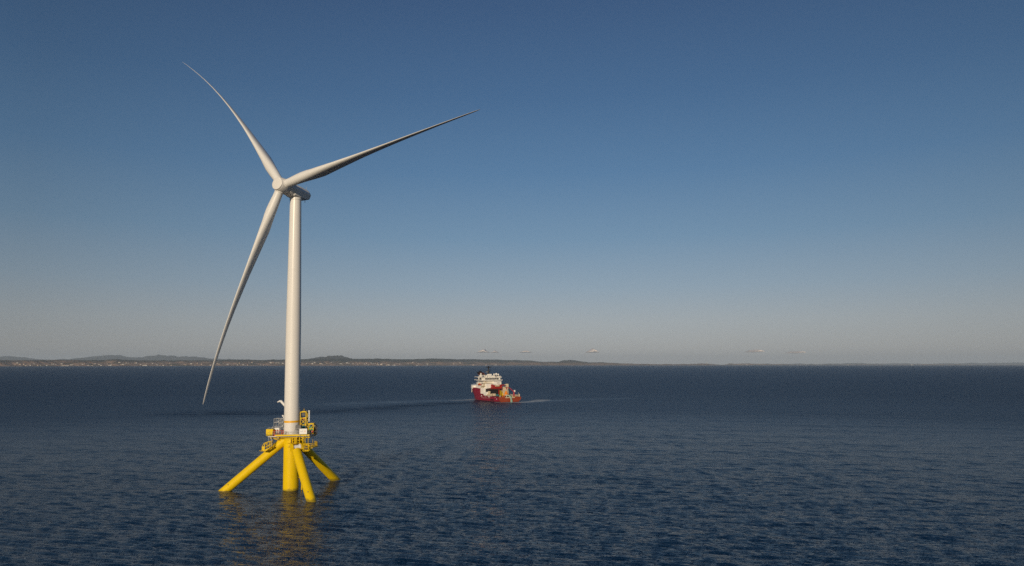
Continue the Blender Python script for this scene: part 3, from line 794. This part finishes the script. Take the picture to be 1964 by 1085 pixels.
o = at('grey_cabinet', (2.75, -2.6, 15.2), 'dark grey cabinet behind the white board at the right foot of the tower', 'cabinet')
m_ = MB(); m_.span(-.75, .75, -.5, .5, 1.5, 2.85); cb = m_.build('body', M_grey, o)
m_ = MB(); m_.span(-.7, -.02, -.53, -.51, 1.55, 2.8); m_.span(.02, .7, -.53, -.51, 1.55, 2.8); m_.build('door', M_grey, o)
m_ = MB()
for x in (-.6, .6): m_.tube((x, 0, 0), (x, 0, 1.5), .08)
m_.build('leg', M_galv, o)
m_ = MB(); m_.rail([(-.6, -1.5, 0), (.9, -1.5, 0)], 1.9, .05, .5, (.3, .6, 1)); m_.build('guard_rail', M_galv, o)

o = at('lifting_frame', (3.1, 1.0, 15.2), 'tall yellow steel frame with crossed braces right of the tower', 'frame')
m_ = MB()
for x in (-.82, .82):
    for y in (-.7, .7): m_.span(x - .1, x + .1, y - .1, y + .1, 0, 6.3)
for z in (.3, 2.6, 4.5, 6.2):
    for y in (-.7, .7): m_.span(-.72, .72, y - .085, y + .085, z - .1, z + .1)
    for x in (-.82, .82): m_.span(x - .085, x + .085, -.6, .6, z - .1, z + .1)
for y in (-.72, .72):
    m_.tube((-.8, y, 2.65), (.8, y, 4.4), .07, n=6); m_.tube((.8, y, 2.65), (-.8, y, 4.4), .07, n=6)
m_.span(-.5, .5, -.3, .3, 6.3, 6.42); m_.tube((0, 0, 6.4), (0, 0, 7.1), .06); m_.build('frame', M_yel2, o)
m_ = MB(); m_.box((0, 0, 5.5), (1.0, .9, .7)); m_.build('winch_drum', M_dark, o)
m_ = MB(); m_.box((.05, -.2, 4.25), (.4, .4, .35)); m_.build('motor', M_red, o)
m_ = MB(); m_.path([(-.5, 0, .6), (-.3, -.1, 1.8), (0, -.1, 2.9), (.25, -.1, 1.8), (.5, 0, .6)], .16, 8); m_.path([(-.15, .2, .6), (0, .1, 2.5), (.2, .2, .6)], .15, 8); m_.build('hose', M_teal, o)
m_ = MB(); m_.span(-.3, .35, -.45, -.1, .5, 1.2); m_.build('valve_box', M_green, o)

o = at('ladder_panel', (4.25, 1.2, 15.2), 'tall pale grey ladder cage right of the yellow frame', 'ladder')
m_ = MB()
for x in (-.42, .0, .42): m_.tube((x - (.1 if x < 0 else 0), 0, 0 if x < 0 else 3.4), (x - (.1 if x < 0 else 0), 0, 6.6), .06, n=6)
for i in range(14): m_.tube((-.1, 0, 3.5 + i * .235), (.42, 0, 3.5 + i * .235), .045, n=5)
m_.span(-.05, .42, .03, .06, 3.4, 6.6); m_.tube((-.52, .3, 0), (-.52, .3, 6.4), .06); m_.build('ladder', M_galv, o)

o = at('cable_reel_frame', (5.9, -1.0, 15.2), 'yellow box frame holding green hose at the right edge of the deck', 'frame')
m_ = MB(); m_.truss(-.75, .7, -.7, .7, .3, 3.1, .10, 2, False); m_.span(-.8, .75, -.75, .75, 2.85, 3.15); m_.tube((-.75, -.7, .3), (.7, -.7, 2.9), .08); m_.build('frame', M_yel2, o)
m_ = MB(); m_.lathe([(-.5, .75), (.5, .75)], (-.1, 0, 1.5), (0, 1, 0), 18); m_.build('reel', M_green, o)
m_ = MB(); m_.lathe([(-.3, .35), (.3, .35)], (.45, -.8, .9), (1, 0, 0), 12); m_.build('float', M_red, o)
o = at('net_bundle', (6.5, -.1, 15.2), 'dark bundle of net and rope hanging at the rightmost deck edge', 'net')
m_ = MB(); rr2 = random.Random(4)
for i in range(16):
    p = Vector((rr2.uniform(-.4, .7), rr2.uniform(-.9, .6), rr2.uniform(-.2, 2.2))); q = p + Vector((rr2.uniform(-.5, .5), rr2.uniform(-.4, .4), rr2.uniform(-.7, .7)))
    m_.tube(p, q, rr2.uniform(.06, .15), n=6)
m_.build('rope', M_net, o)
m_ = MB()
for z in (.2, .6, 1.0, 1.4, 1.8): m_.tube((.1, -.9, z), (.9, -.5, z + .1), .045, n=5)
for i in range(4): m_.tube((.1 + i * .25, -.9 + i * .12, 0), (.2 + i * .25, -.9 + i * .12, 2.1), .04, n=5)
m_.build('mesh', M_net, o)

# hanging cage on the left over the left leg
o = at('access_cage', (-5.7, -2.9, 11.0), 'yellow railed access cage hanging under the deck above the left leg', 'cage')
m_ = MB(); m_.loft([[(-1.6, -.8, .2), (-1.6, .8, .2), (-.4, .8, .05), (1.3, .8, 1.25), (1.3, -.8, 1.25), (-.4, -.8, .05)], [(-1.6, -.8, .34), (-1.6, .8, .34), (-.4, .8, .19), (1.3, .8, 1.39), (1.3, -.8, 1.39), (-.4, -.8, .19)]]); m_.build('floor', M_yel2, o)
m_ = MB()
for y in (-.8, .8):
    pts = [(-1.3, y, .3), (-1.2, y, 1.6), (-.7, y, 2.3), (.0, y, 2.6), (1.1, y, 2.9), (1.3, y, 1.3)]
    m_.path(pts, .09); m_.path([(-1.25, y, 1.0), (-.3, y, 1.3), (1.2, y, 2.1)], .06)
    for a_, b_ in (((-.5, .1), (-.6, 2.35)), ((.15, .5), (.15, 2.6)), ((.75, .9), (.75, 2.8))): m_.tube((a_[0], y, a_[1]), (b_[0], y, b_[1]), .07, n=6)
m_.tube((-1.6, -.8, .3), (-2.0, -.8, .35), .06); m_.span(-1.25, -.55, -.84, -.8, .5, 1.5)
m_.build('guard_frame', M_yel2, o)
m_ = MB(); m_.tube((.3, 0, 2.6), (.3, 0, 4.05), .09); m_.tube((1.1, .2, 1.4), (1.1, .2, 4.05), .12); m_.tube((1.1, -.5, 2.8), (1.1, -.5, 4.05), .08); m_.build('hanger', M_galv, o)

o = at('pump_cage', (5.4, -4.1, 11.0), 'yellow framed pump cage under the deck right of the white joint', 'cage')
m_ = MB(); m_.truss(-.8, .75, -.4, .5, .1, 1.9, .08, 2, False); m_.span(-.75, .7, .3, .38, .2, 1.8); m_.build('frame', M_yel2, o)
m_ = MB(); m_.lathe([(-.5, .35), (.5, .35)], (0, 0, .8), (1, 0, 0), 14); m_.span(-.4, .3, -.3, .2, 1.1, 1.5); m_.build('pump', M_net, o)
m_ = MB(); m_.tube((-.4, .3, 1.9), (-.4, .3, 4.05), .06); m_.tube((.4, .3, 1.9), (.4, .3, 4.05), .06); m_.build('hanger', M_yel2, o)

# ------------------------------------------------------------------ supply ship
M_mar = mat('maroon_hull_paint', (.22, .010, .030), .55, var=.12, scale=.12, grime=(.16, .02, .025), grime_amt=.5)
M_org = mat('orange_transom_paint', (.27, .045, .013), .6, var=.15, scale=.15, grime=(.25, .05, .02), grime_amt=.5)
M_boot = mat('dark_boot_paint', (.05, .012, .015), .6)
M_sw = mat('ship_white_paint', (.84, .81, .74), .5, var=.05, scale=.2, grime=(.5, .42, .33), grime_amt=.25)
M_sc = mat('ship_cream_paint', (.62, .52, .36), .55, var=.1, scale=.3, grime=(.35, .27, .18), grime_amt=.4)
M_glass = mat('dark_glass', (.012, .014, .018), .15, var=.1)
M_blk = mat('black_mast_paint', (.012, .012, .016), .6)
M_fun = mat('brown_funnel_paint', (.07, .022, .016), .6, var=.2, scale=.5)
M_sred = mat('bright_red_paint', (.30, .014, .010), .6, var=.12, scale=.5)
M_mag = mat('crimson_crane_paint', (.30, .012, .035), .5, var=.1, scale=.5)
M_wood = mat('brown_deck_planks', (.20, .14, .09), .8, var=.2, scale=.8)
M_buoy = mat('orange_buoy_paint', (.80, .24, .02), .5, var=.06)
M_aqua = mat('pale_green_net', (.26, .42, .33), .8, var=.2, scale=2)
M_gry2 = mat('rail_grey_paint', (.36, .31, .24), .6, var=.1, scale=.4)

S_ANG = R(30.0)
S = empty('supply_ship', (-1.9, 652.0, 0), (0, 0, R(90) + S_ANG))
tag(S, 'dark red and white offshore supply ship seen from its stern quarter on open water', 'ship')
BH = 11.9
def hull_ring(x, zt, ztop_half=None):
    # x forward; half breadths at keel, waterline, deck, bulwark
    t = max(0, min(1, (x - 34) / 32.0))
    wl_ = BH * (1 - max(0, (x - 34) / 28.0) ** 2.0) if x < 62 else 0.0
    wl_ = max(.15, wl_)
    dk_ = BH * (1 - max(0, (x - 46) / 25.0) ** 2.4); dk_ = max(.35, dk_)
    if x < 1.5: wl_ = BH - 2.4
    elif x < 8: wl_ = BH - 2.4 * (1 - (x - 1.5) / 6.5)
    return wl_, dk_
st = [0, 1.4, 4, 8, 14, 20, 26, 32, 32.02, 36, 40, 44, 48, 52, 56, 59, 61.5, 64, 66, 68, 70]
def top_at(x):
    if x < 25: return 4.9 + .0 * x
    if x < 32.01: return 4.9 + 2.2 * (x - 25) / 7.0
    return 11.6 + (x - 32) * .035
rings = []
rings = []
for x in st:
    w0, w1 = hull_ring(x, 0)
    zt = top_at(x)
    # bow rakes forward with height: below the rake line the section closes
    def hb(z):
        rake = 61.0 + 9.5 * (max(0, z) / 13.0) ** .9
        if x > rake - .2: return .06
        k = min(1, max(0, z) / max(zt, .1)) ** .8
        wv = w0 * (1 - k) + w1 * k
        return max(.06, min(wv, BH, (rake - x) * 1.35 + .06))
    zs = [-3, 0, .7, zt * .35, zt * .7, zt]
    port = [(x, hb(z if z > 0 else 0) * (.9 if z < 0 else 1), z) for z in zs]
    star = [(x, -y, z) for (_, y, z) in reversed(port)]
    rings.append(port + star)
hl = MB(); hl.loft(rings)
hull = hl.build('hull', [M_mar, M_boot, M_org], S)
for p in hull.data.polygons:
    cz = p.center.z; cx = p.center.x
    if abs(p.normal.x) > .6 and cx < 2: p.material_index = 2
    elif cz < .72 and cz > -2: p.material_index = 1
    elif cx < 1.4 and p.normal.z < .5: p.material_index = 2
# orange transom with sloped lower corners
tr = MB(); tz = [(-BH, 4.9), (-BH, 2.6), (-BH + 2.9, .25), (BH - 2.9, .25), (BH, 2.6), (BH, 4.9)]
tr.loft([[(-.25, y, z) for y, z in tz], [(-.02, y, z) for y, z in tz]]); tr.build('transom', M_org, hull)
bt = MB(); bt.span(-.28, .0, -BH + 3, BH - 3, -.3, .24); bt.build('boot_stripe', M_boot, hull)
mk = MB()
def hmark(x, z, L, hgt, lean=0): mk.box((x, BH + .04, z), (L, .06, hgt), ry=lean)
hmark(28.5, 4.7, .35, 1.2, .5); hmark(29.3, 4.7, .35, 1.2, -.5)
hmark(22.6, 5.3, .4, 1.5, -.3); hmark(21.7, 4.9, .4, .8, .3)
hmark(16.6, 4.6, .35, 1.1, .4); hmark(15.6, 4.6, .35, 1.5); hmark(14.4, 4.7, .35, 1.7); hmark(7.0, 4.4, .5, .6, .3); hmark(4, 3.0, .8, .8)
for q in range(9): hmark(15 + q * 1.7, 3.1, .9, .12)
mk.build('lettering', M_sw, hull)
pt = MB(); pt.box((48.5, 9.2, 3.2), (3, 1.0, 1.6)); pt.box((11.8, BH + .02, 1.9), (4.5, .1, 1.4)); pt.build('hull_opening', M_boot, hull)

dk = MB(); dk.span(.0, 33, -10.3, 10.3, 3.7, 3.9); dk.build('working_deck', M_wood, S)
bw = MB()
bw.span(1.0, 31.5, -11.1, -10.3, 4.9, 6.6); bw.span(13.5, 31.5, 10.55, 11.2, 4.9, 5.6)
for i in range(8): bw.span(1.5 + i * 4, 1.9 + i * 4, -10.15, -9.9, 3.9, 6.1)
bw.build('cargo_rail', M_gry2, S)
rp = MB()
rp.tube((.6, -10.6, 4.9), (.6, -10.6, 7.3), .35); rp.tube((2.2, -10.6, 6.2), (2.2, -10.6, 8.6), .12); rp.tube((.7, 10.2, 4.9), (.7, 10.2, 6.4), .35)
rp.tube((.5, -3.2, 4.0), (.5, -3.2, 5.8), .42); rp.tube((.5, 3.4, 4.0), (.5, 3.4, 6.0), .4)
rp.lathe([(-5.0, .55), (5.0, .55)], (.1, 0, 4.2), (0, 1, 0), 14); rp.build('stern_roller', M_sc, S)

# forecastle sides in white, accommodation tiers
def tier(name, x0, x1, w, z0, z1, m, fr=0.0, par=S):
    b_ = MB(); b_.loft([[(x0, -w, z0), (x0, w, z0), (x1, w * .8, z0), (x1 + fr, 0, z0), (x1, -w * .8, z0)], [(x0, -w, z1), (x0, w, z1), (x1 - fr * .3, w * .78, z1), (x1 + fr * .6, 0, z1), (x1 - fr * .3, -w * .78, z1)]])
    return b_.build(name, m, par)
# white upper bow
ub = MB(); rings = []
for x, zz in ((50, 11.6), (54, 11.8), (58, 12.0), (62, 12.2), (66, 12.4), (69, 12.6), (70.3, 12.8)):
    w0, w1 = hull_ring(x, 0); y0 = min(w1 + .12, (70.6 - x) * 1.35 + .25)
    rings.append([(x, y0, zz - .6), (x, y0 + .1, zz + 4.0), (x, -y0 - .1, zz + 4.0), (x, -y0, zz - .6)])
ub.loft(rings); ubo = ub.build('bow_bulwark', M_sw, S)
sp = MB()
sp.box((61.2, 7.35, 9.4), (2.4, .3, 4.6), rz=R(-46)); sp.build('bow_stripe', M_sw, hull)
ac1 = tier('forecastle_deckhouse', 31.8, 52, 10.9, 11.75, 15.2, M_sw)
b_ = MB(); b_.span(27.5, 32.0, 5.5, 10.9, 6.7, 12.2); b_.span(22, 27.4, 8.8, 10.9, 5.6, 8.6); b_.span(27.5, 32, -10.9, -6, 5, 13.0); b_.build('deck_store', M_sw, S)
ac2 = tier('accommodation', 31, 50, 9.2, 15.25, 18.6, M_sw)
ac3 = tier('upper_accommodation', 31.5, 48, 8.8, 18.65, 21.6, M_sw)
br = tier('bridge', 30.6, 45, 10.4, 22.1, 25.0, M_sw, 2)
rf = tier('bridge_roof', 30.0, 45.6, 11.2, 25.05, 25.55, M_sw, 2)
lp = tier('bridge_wing_deck', 29.4, 46, 11.6, 21.65, 22.05, M_sw, 2)
wb = MB()
for y in (-7.6, -5.4, -3.2, -1.0, 1.2, 3.4, 5.6): wb.span(30.5, 30.58, y - .78, y + .78, 22.7, 24.7)
for x in (32.5, 35, 37.5, 40): wb.span(x - .9, x + .9, 10.42, 10.5, 22.7, 24.7)
wb.build_each('bridge_window', M_glass, br)
wc = MB()
for z, w, x in ((16.8, 9.22, 0), (20.2, 8.82, 0)):
    for q in range(5): wc.span(33 + q * 3, 33.9 + q * 3, w, w + .06, z - .3, z + .5)
wc.build_each('porthole', M_glass, ac2)
# top house, funnels, mast, domes
th_ = tier('top_house', 32.5, 41, 5.5, 25.6, 28.0, M_sw)
b_ = MB(); b_.span(31.6, 34, -1.2, 2.8, 27.6, 30.0); b_.build('chart_house', M_sw, S)
b_ = MB()
for x0, y0 in ((31.0, 10), (31.0, 4.6), (36, 10), (31.0, 7.3)): b_.span(x0 - .25, x0 + .25, y0 - .3, y0 + .3, 25.6, 28.2)
b_.span(30.8, 37, 4.3, 10.6, 28.2, 28.7); b_.build('monkey_deck', M_sw, S)
fn = MB(); fn.loft([[(36, 3.5, 28.7), (36, 10.2, 28.7), (41, 10.2, 28.7), (41, 3.5, 28.7)], [(37, 5.0, 31.6), (37, 9.9, 32.4), (41, 9.9, 32.4), (41, 5.0, 31.6)]]); fno = fn.build('funnel', M_fun, S)
fn = MB(); fn.tube((38, 9.4, 32), (37.6, 9.6, 33.8), .7, n=12); fn.tube((38.4, 7.9, 32), (38, 8, 34), .65, n=12); fn.span(37.2, 40.8, 7, 11.0, 30.6, 32.6); fn.build('exhaust_pipe', M_blk, fno)
ms = MB(); ms.tube((36, .6, 28), (36, .2, 37.4), .8, .6, 8); ms.span(35.5, 36.5, -1.8, 2.6, 33.3, 33.8); ms.span(35.5, 36.5, -2.6, 3.0, 36.4, 36.95); ms.tube((36, 2.0, 33.7), (36, 2.0, 35.0), .16); ms.tube((36, -1.4, 33.7), (36, -1.4, 34.8), .16); ms.tube((36, 0, 30), (36, 2.2, 33.4), .15); ms.build('mast', M_blk, S)
rd = MB(); rd.box((35.4, 2.2, 32.6), (.4, 2.6, .35)); rd.build('radar', M_sc, S)
for y, z, r in ((-4.4, 29.6, .95), (-6.9, 30.0, 1.15), (-9.1, 29.4, .95)):
    dm = MB(); prof = [(-r, .3), (-r * .8, r * .9), (-.1, r), (r * .5, r * .82), (r * .85, r * .45), (r, .05)]
    dm.lathe(prof, (32.6, y, z), (0, 0, 1), 16); do = dm.build('radome', M_sw, S)
    dm = MB(); dm.tube((32.6, y, 25.6), (32.6, y, z - r), .32); dm.build('pedestal', M_sc, do)
ps = MB()
ps.tube((31, 11.0, 25.6), (31, 11.0, 31.2), .6, n=10); ps.tube((33, 12.2, 22.1), (33, 12.2, 27.4), .4); ps.tube((31, -10.6, 25.6), (31, -10.6, 27.6), .35)
ps.loft([[(30.5, -8, 25.6), (33, -8, 25.6), (33, -11.4, 25.6), (30.5, -11.4, 25.6)], [(30.5, -8, 26.9), (33, -8, 26.9), (33, -9.3, 27.4), (30.5, -9.3, 27.4)]]); ps.build('vent_post', M_sw, S)
# stair towers and walkways on the aft face
rl2 = MB()
for z, w, x in ((15.25, 10.9, 30.9), (18.65, 9.3, 30.6), (22.05, 11.6, 29.4), (25.55, 11.2, 30.1)):
    rl2.rail([(46, w, z), (x, w, z), (x, -w, z)], 1.1, .09, 1.6)
rl2.build('railing', M_sw, S)
stt = MB(); stt.box((30.2, 6.5, 20.2), (.6, 5.4, .5), rx=R(40)); stt.box((30.2, 7.6, 16.9), (.6, 5.0, .5), rx=R(-40)); stt.box((31.4, 10.6, 13.5), (5, .5, .5), ry=R(38)); stt.build('stair', M_sc, S)
dkf = MB(); dkf.span(29.2, 31.0, -11.3, 11.3, 18.35, 18.6); dkf.span(29.0, 31.0, -11.3, 11.3, 15.0, 15.22); dkf.build('aft_balcony', M_sc, S)
wh = MB(); wh.span(26.6, 31.0, -1.0, 7.4, 12.0, 18.2); wh.span(27.5, 30.9, -8.8, -1.1, 14.0, 20.8); wh.build('aft_deckhouse', M_sw, S)
wk = MB(); wk.span(26.5, 26.58, -.2, 1.9, 16.0, 16.8); wk.span(27.4, 27.48, -7, -4, 18.6, 19.2); wk.build_each('deckhouse_window', M_glass, S)
# winch cavity, its inner shade put in as a solid black block; red housing
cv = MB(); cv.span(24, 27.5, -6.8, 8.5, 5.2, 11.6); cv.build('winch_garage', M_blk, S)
rw = MB(); rw.span(21.8, 26.5, -6.4, 3.8, 11.7, 13.2); rw.span(23, 26.5, -5.8, 3.3, 13.2, 16.2); rw.span(22.6, 26.5, -6.9, -4.4, 13, 17); rw.span(24, 26.5, 1.8, 3.4, 16.2, 17.4); rw.build('winch_gantry', M_sred, S)
rw = MB(); rw.lathe([(-2, 1.1), (2, 1.1)], (22.8, -1.6, 15.7), (0, 1, 0), 16); rw.build('tugger_drum', M_sc, S)
rw = MB(); rw.span(22.4, 27.5, -6.8, 8.5, 10.6, 11.6); rw.build('gantry_beam', M_fun, S)
rw = MB()
for y in (-7.0, -3.4): rw.span(22.3, 23.0, y - .35, y + .35, 3.9, 10.6)
rw.build('gantry_post', M_sred, S)
fl = MB(); fl.span(20.5, 24, 1.5, 4.6, 4.0, 7.0); fl.span(20.5, 24, 5.4, 10.3, 4.9, 6.8); fl.span(21, 23.5, 7, 8.4, 6.8, 9.4); fl.build_each('deck_machinery', M_sc, S)
fl = MB(); fl.lathe([(-1.0, 1.2), (1.0, 1.2)], (19.5, .2, 5.3), (0, 1, 0), 18); fl.build('cable_drum', M_teal, S)
yw = MB(); yw.span(18.5, 19.1, -2.8, -2.4, 3.9, 10.0); yw.span(18.5, 19.1, -4.6, -4.2, 3.9, 9.4); yw.span(18.2, 18.8, -5.4, -5.0, 4, 7.5); yw.build('tool_rack', M_yel2, S)
# starboard crane tower and cream winch house
ct = MB(); ct.span(17.5, 22, -8.8, -5.6, 3.9, 9.8); ct.span(18, 22.3, -9.8, -7.4, 9.9, 14.2); ct.span(17.5, 20, -11.0, -9.3, 6.3, 18.0); ct.span(18, 24, -11.0, -7.6, 16.6, 17.2); ct.build('winch_house', M_sc, S)
ct = MB(); ct.span(17.42, 17.48, -8.4, -6.9, 7.9, 9.0); ct.span(17.42, 17.48, -6.6, -6.0, 4.2, 6.8); ct.span(17.92, 17.98, -9.6, -7.3, 13, 13.7); ct.build_each('winch_house_window', M_glass, S)
ct = MB(); ct.span(19, 24, -7.4, -5.6, 16, 17.2); ct.build('crane_cradle', M_sred, S)
# crimson knuckle-boom crane aft on the starboard rail
kc = MB(); kc.tube((9.5, -9.8, 4.9), (9.5, -9.8, 9.3), .85, .7, 12); kco = kc.build('deck_crane', M_mag, S)
kc = MB(); kc.tube((9.5, -9.8, 9.0), (12, -7.2, 13.0), .5, .45, 8); kc.tube((12, -7.2, 13.0), (13.6, -5.2, 14.6), .5, .35, 8); kc.tube((13.4, -5.4, 14.4), (13.3, -5.5, 11.0), .45, .35, 8); kc.build('boom', M_mag, kco)
kc = MB(); kc.tube((13.0, -5.7, 11), (12.6, -6.0, 7.5), .09); kc.build('hook_cable', M_blk, kco)
kc = MB(); kc.span(8.8, 10.0, -10.9, -9.9, 8.8, 10.6); kc.build('cab', M_sw, kco)

# stations run from the transom forward: place each along the real length and height of the ship
def ship_map(o):
    if o.type == 'MESH':
        for v in o.data.vertices:
            v.co.x = float(np.interp(v.co.x, [-5, 10, 16, 28, 30.6, 45, 62, 70.3], [-5, 10, 20.5, 33, 37.5, 50, 64.5, 73]))
            v.co.z = float(np.interp(v.co.z, [-5, 12, 15, 23.7, 25.5, 30, 34, 37.4], [-5, 12, 13.8, 20.7, 22.2, 25.6, 28.6, 33.3]))
        o.data.update()
    for c_ in o.children: ship_map(c_)
ship_map(S)

SM = Matrix.Translation(S.location) @ Euler(S.rotation_euler).to_matrix().to_4x4()
def on_ship(name, p, label, cat):
    o = empty(name, SM @ Vector(p), tuple(S.rotation_euler)); tag(o, label, cat); return o
o = on_ship('marker_buoy', (9.5, -1.3, 5.6), 'orange and yellow cone shaped buoy standing on the ship after deck', 'buoy')
m_ = MB(); m_.lathe([(0, 3.0), (.6, 3.1), (1.0, 2.4), (3.2, 1.0), (4.4, .5)], (0, 0, 0), (0, 0, 1), 18); m_.build('float', M_buoy, o)
m_ = MB(); m_.lathe([(.62, 3.12), (1.05, 2.5)], (0, 0, 0), (0, 0, 1), 18); m_.tube((0, 0, 4.3), (0, 0, 5.6), .15); m_.tube((0, 1.0, -1.7), (0, 1, 0), .5); m_.tube((0, -.8, -1.7), (0, -.8, 0), .4); m_.build_each('stand', M_sc, o)
o = on_ship('trailing_net', (0, 0, 0), 'pale green net hanging from the deck over the orange stern', 'net')
m_ = MB(); rings = []
for x, y, z, w, t_ in ((5.0, 2.2, 4.9, 1.8, .5), (2.6, 1.5, 5.9, 1.6, .7), (.6, .3, 5.8, 1.2, .5), (-.6, -.6, 4.6, .9, .35), (-.75, -1.1, 2.2, .9, .3), (-.8, -1.3, .0, 1.1, .3), (-.9, -1.3, -.4, 1.1, .3)):
    rings.append([(x, y - w, z), (x - t_ * .5, y - w * .4, z + t_), (x - t_ * .5, y + w * .5, z + t_ * .9), (x, y + w, z), (x + t_ * .2, y, z - .2)])
m_.loft(rings); m_.build('net', M_aqua, o)
o = on_ship('green_net_heap', (4.6, -1.8, 3.9), 'dark green net heap on the after deck beside the pale net', 'net')
m_ = MB(); rr3 = random.Random(8)
for i in range(9):
    x, y, r = rr3.uniform(-2, 3), rr3.uniform(-3.0, 2.4), rr3.uniform(.7, 1.2)
    m_.lathe([(-.2, r * .9), (r * .5, r), (r * 1.1, r * .6), (r * 1.5, .1)], (x, y, 0), (0, 0, 1), 9, False)
m_.build('net_pile', M_green, o)
o = on_ship('rope_heap', (9, 6.0, 3.9), 'dark green rope heap on the after deck near the port corner', 'rope')
m_ = MB()
for i in range(9):
    x, y, r = rr3.uniform(-3, 3), rr3.uniform(-3.0, 2.8), rr3.uniform(.6, 1.3)
    m_.lathe([(-.2, r * .9), (r * .5, r), (r * 1.1, r * .6), (r * 1.5, .1)], (x, y, 0), (0, 0, 1), 9, False)
m_.build('rope_pile', mat('dark_green_rope', (.035, .06, .03), .8, var=.3, scale=1), o)
for p, L, lb in (((1.0, -4.9, 4.0), 2.6, 'yellow float lying at the stern edge right of the pale net'), ((1.2, 6.6, 4.2), 1.6, 'orange float at the stern edge left of the pale net')):
    o = on_ship('deck_float', p, lb, 'float')
    m_ = MB(); m_.lathe([(-L, .2), (-L * .8, .62), (L * .8, .62), (L, .2)], (0, 0, .6), (0, 1, 0), 14); m_.build('float', M_buoy if L < 2 else M_band, o)
    m_ = MB(); m_.lathe([(-.15, .68), (.15, .68)], (0, 0, .6), (0, 1, 0), 14); m_.build('strap', M_dark, o)
o = on_ship('rescue_boat', (42.5, 10.2, 15.0), 'red rescue boat hanging in its davit on the ship port side', 'boat')
m_ = MB(); m_.loft([[(-3, -.9, .6), (-3, .9, .6), (-3, .7, -.5), (-3, -.7, -.5)], [(1.5, -1.1, .7), (1.5, 1.1, .7), (1.5, .8, -.6), (1.5, -.8, -.6)], [(3.4, -.1, .9), (3.4, .1, .9), (3.4, .1, .2), (3.4, -.1, .2)]]); m_.build('hull', M_sred, o)
m_ = MB(); m_.span(-1.6, .6, -.7, .7, .7, 1.6); m_.build('cabin', M_buoy, o)
m_ = MB(); m_.path([(-2.4, -1.1, -1.0), (-2.4, .2, 2.4), (-2.4, .3, .7)], .14); m_.path([(2.0, -1.1, -1.0), (2.0, .2, 2.4), (2.0, .3, .7)], .14); m_.build('davit', M_sw, o)

# ------------------------------------------------------------------ foam at the hull and legs
M_foam = None

# ------------------------------------------------------------------ haze
HZ = bpy.data.materials.new('sea_haze'); HZ.use_nodes = True
hn = HZ.node_tree.nodes; hn.clear(); ho = hn.new('ShaderNodeOutputMaterial'); pv = hn.new('ShaderNodeVolumePrincipled')
pv.inputs['Color'].default_value = (.72, .86, 1.0, 1); pv.inputs['Density'].default_value = 1.8e-5; pv.inputs['Anisotropy'].default_value = 0.0
HZ.node_tree.links.new(pv.outputs[0], ho.inputs['Volume'])
hb_ = MB(); hb_.span(-62000, 62000, -3000, 62000, -8, 760)
hz = hb_.build('haze', HZ); tag(hz, kind='stuff')
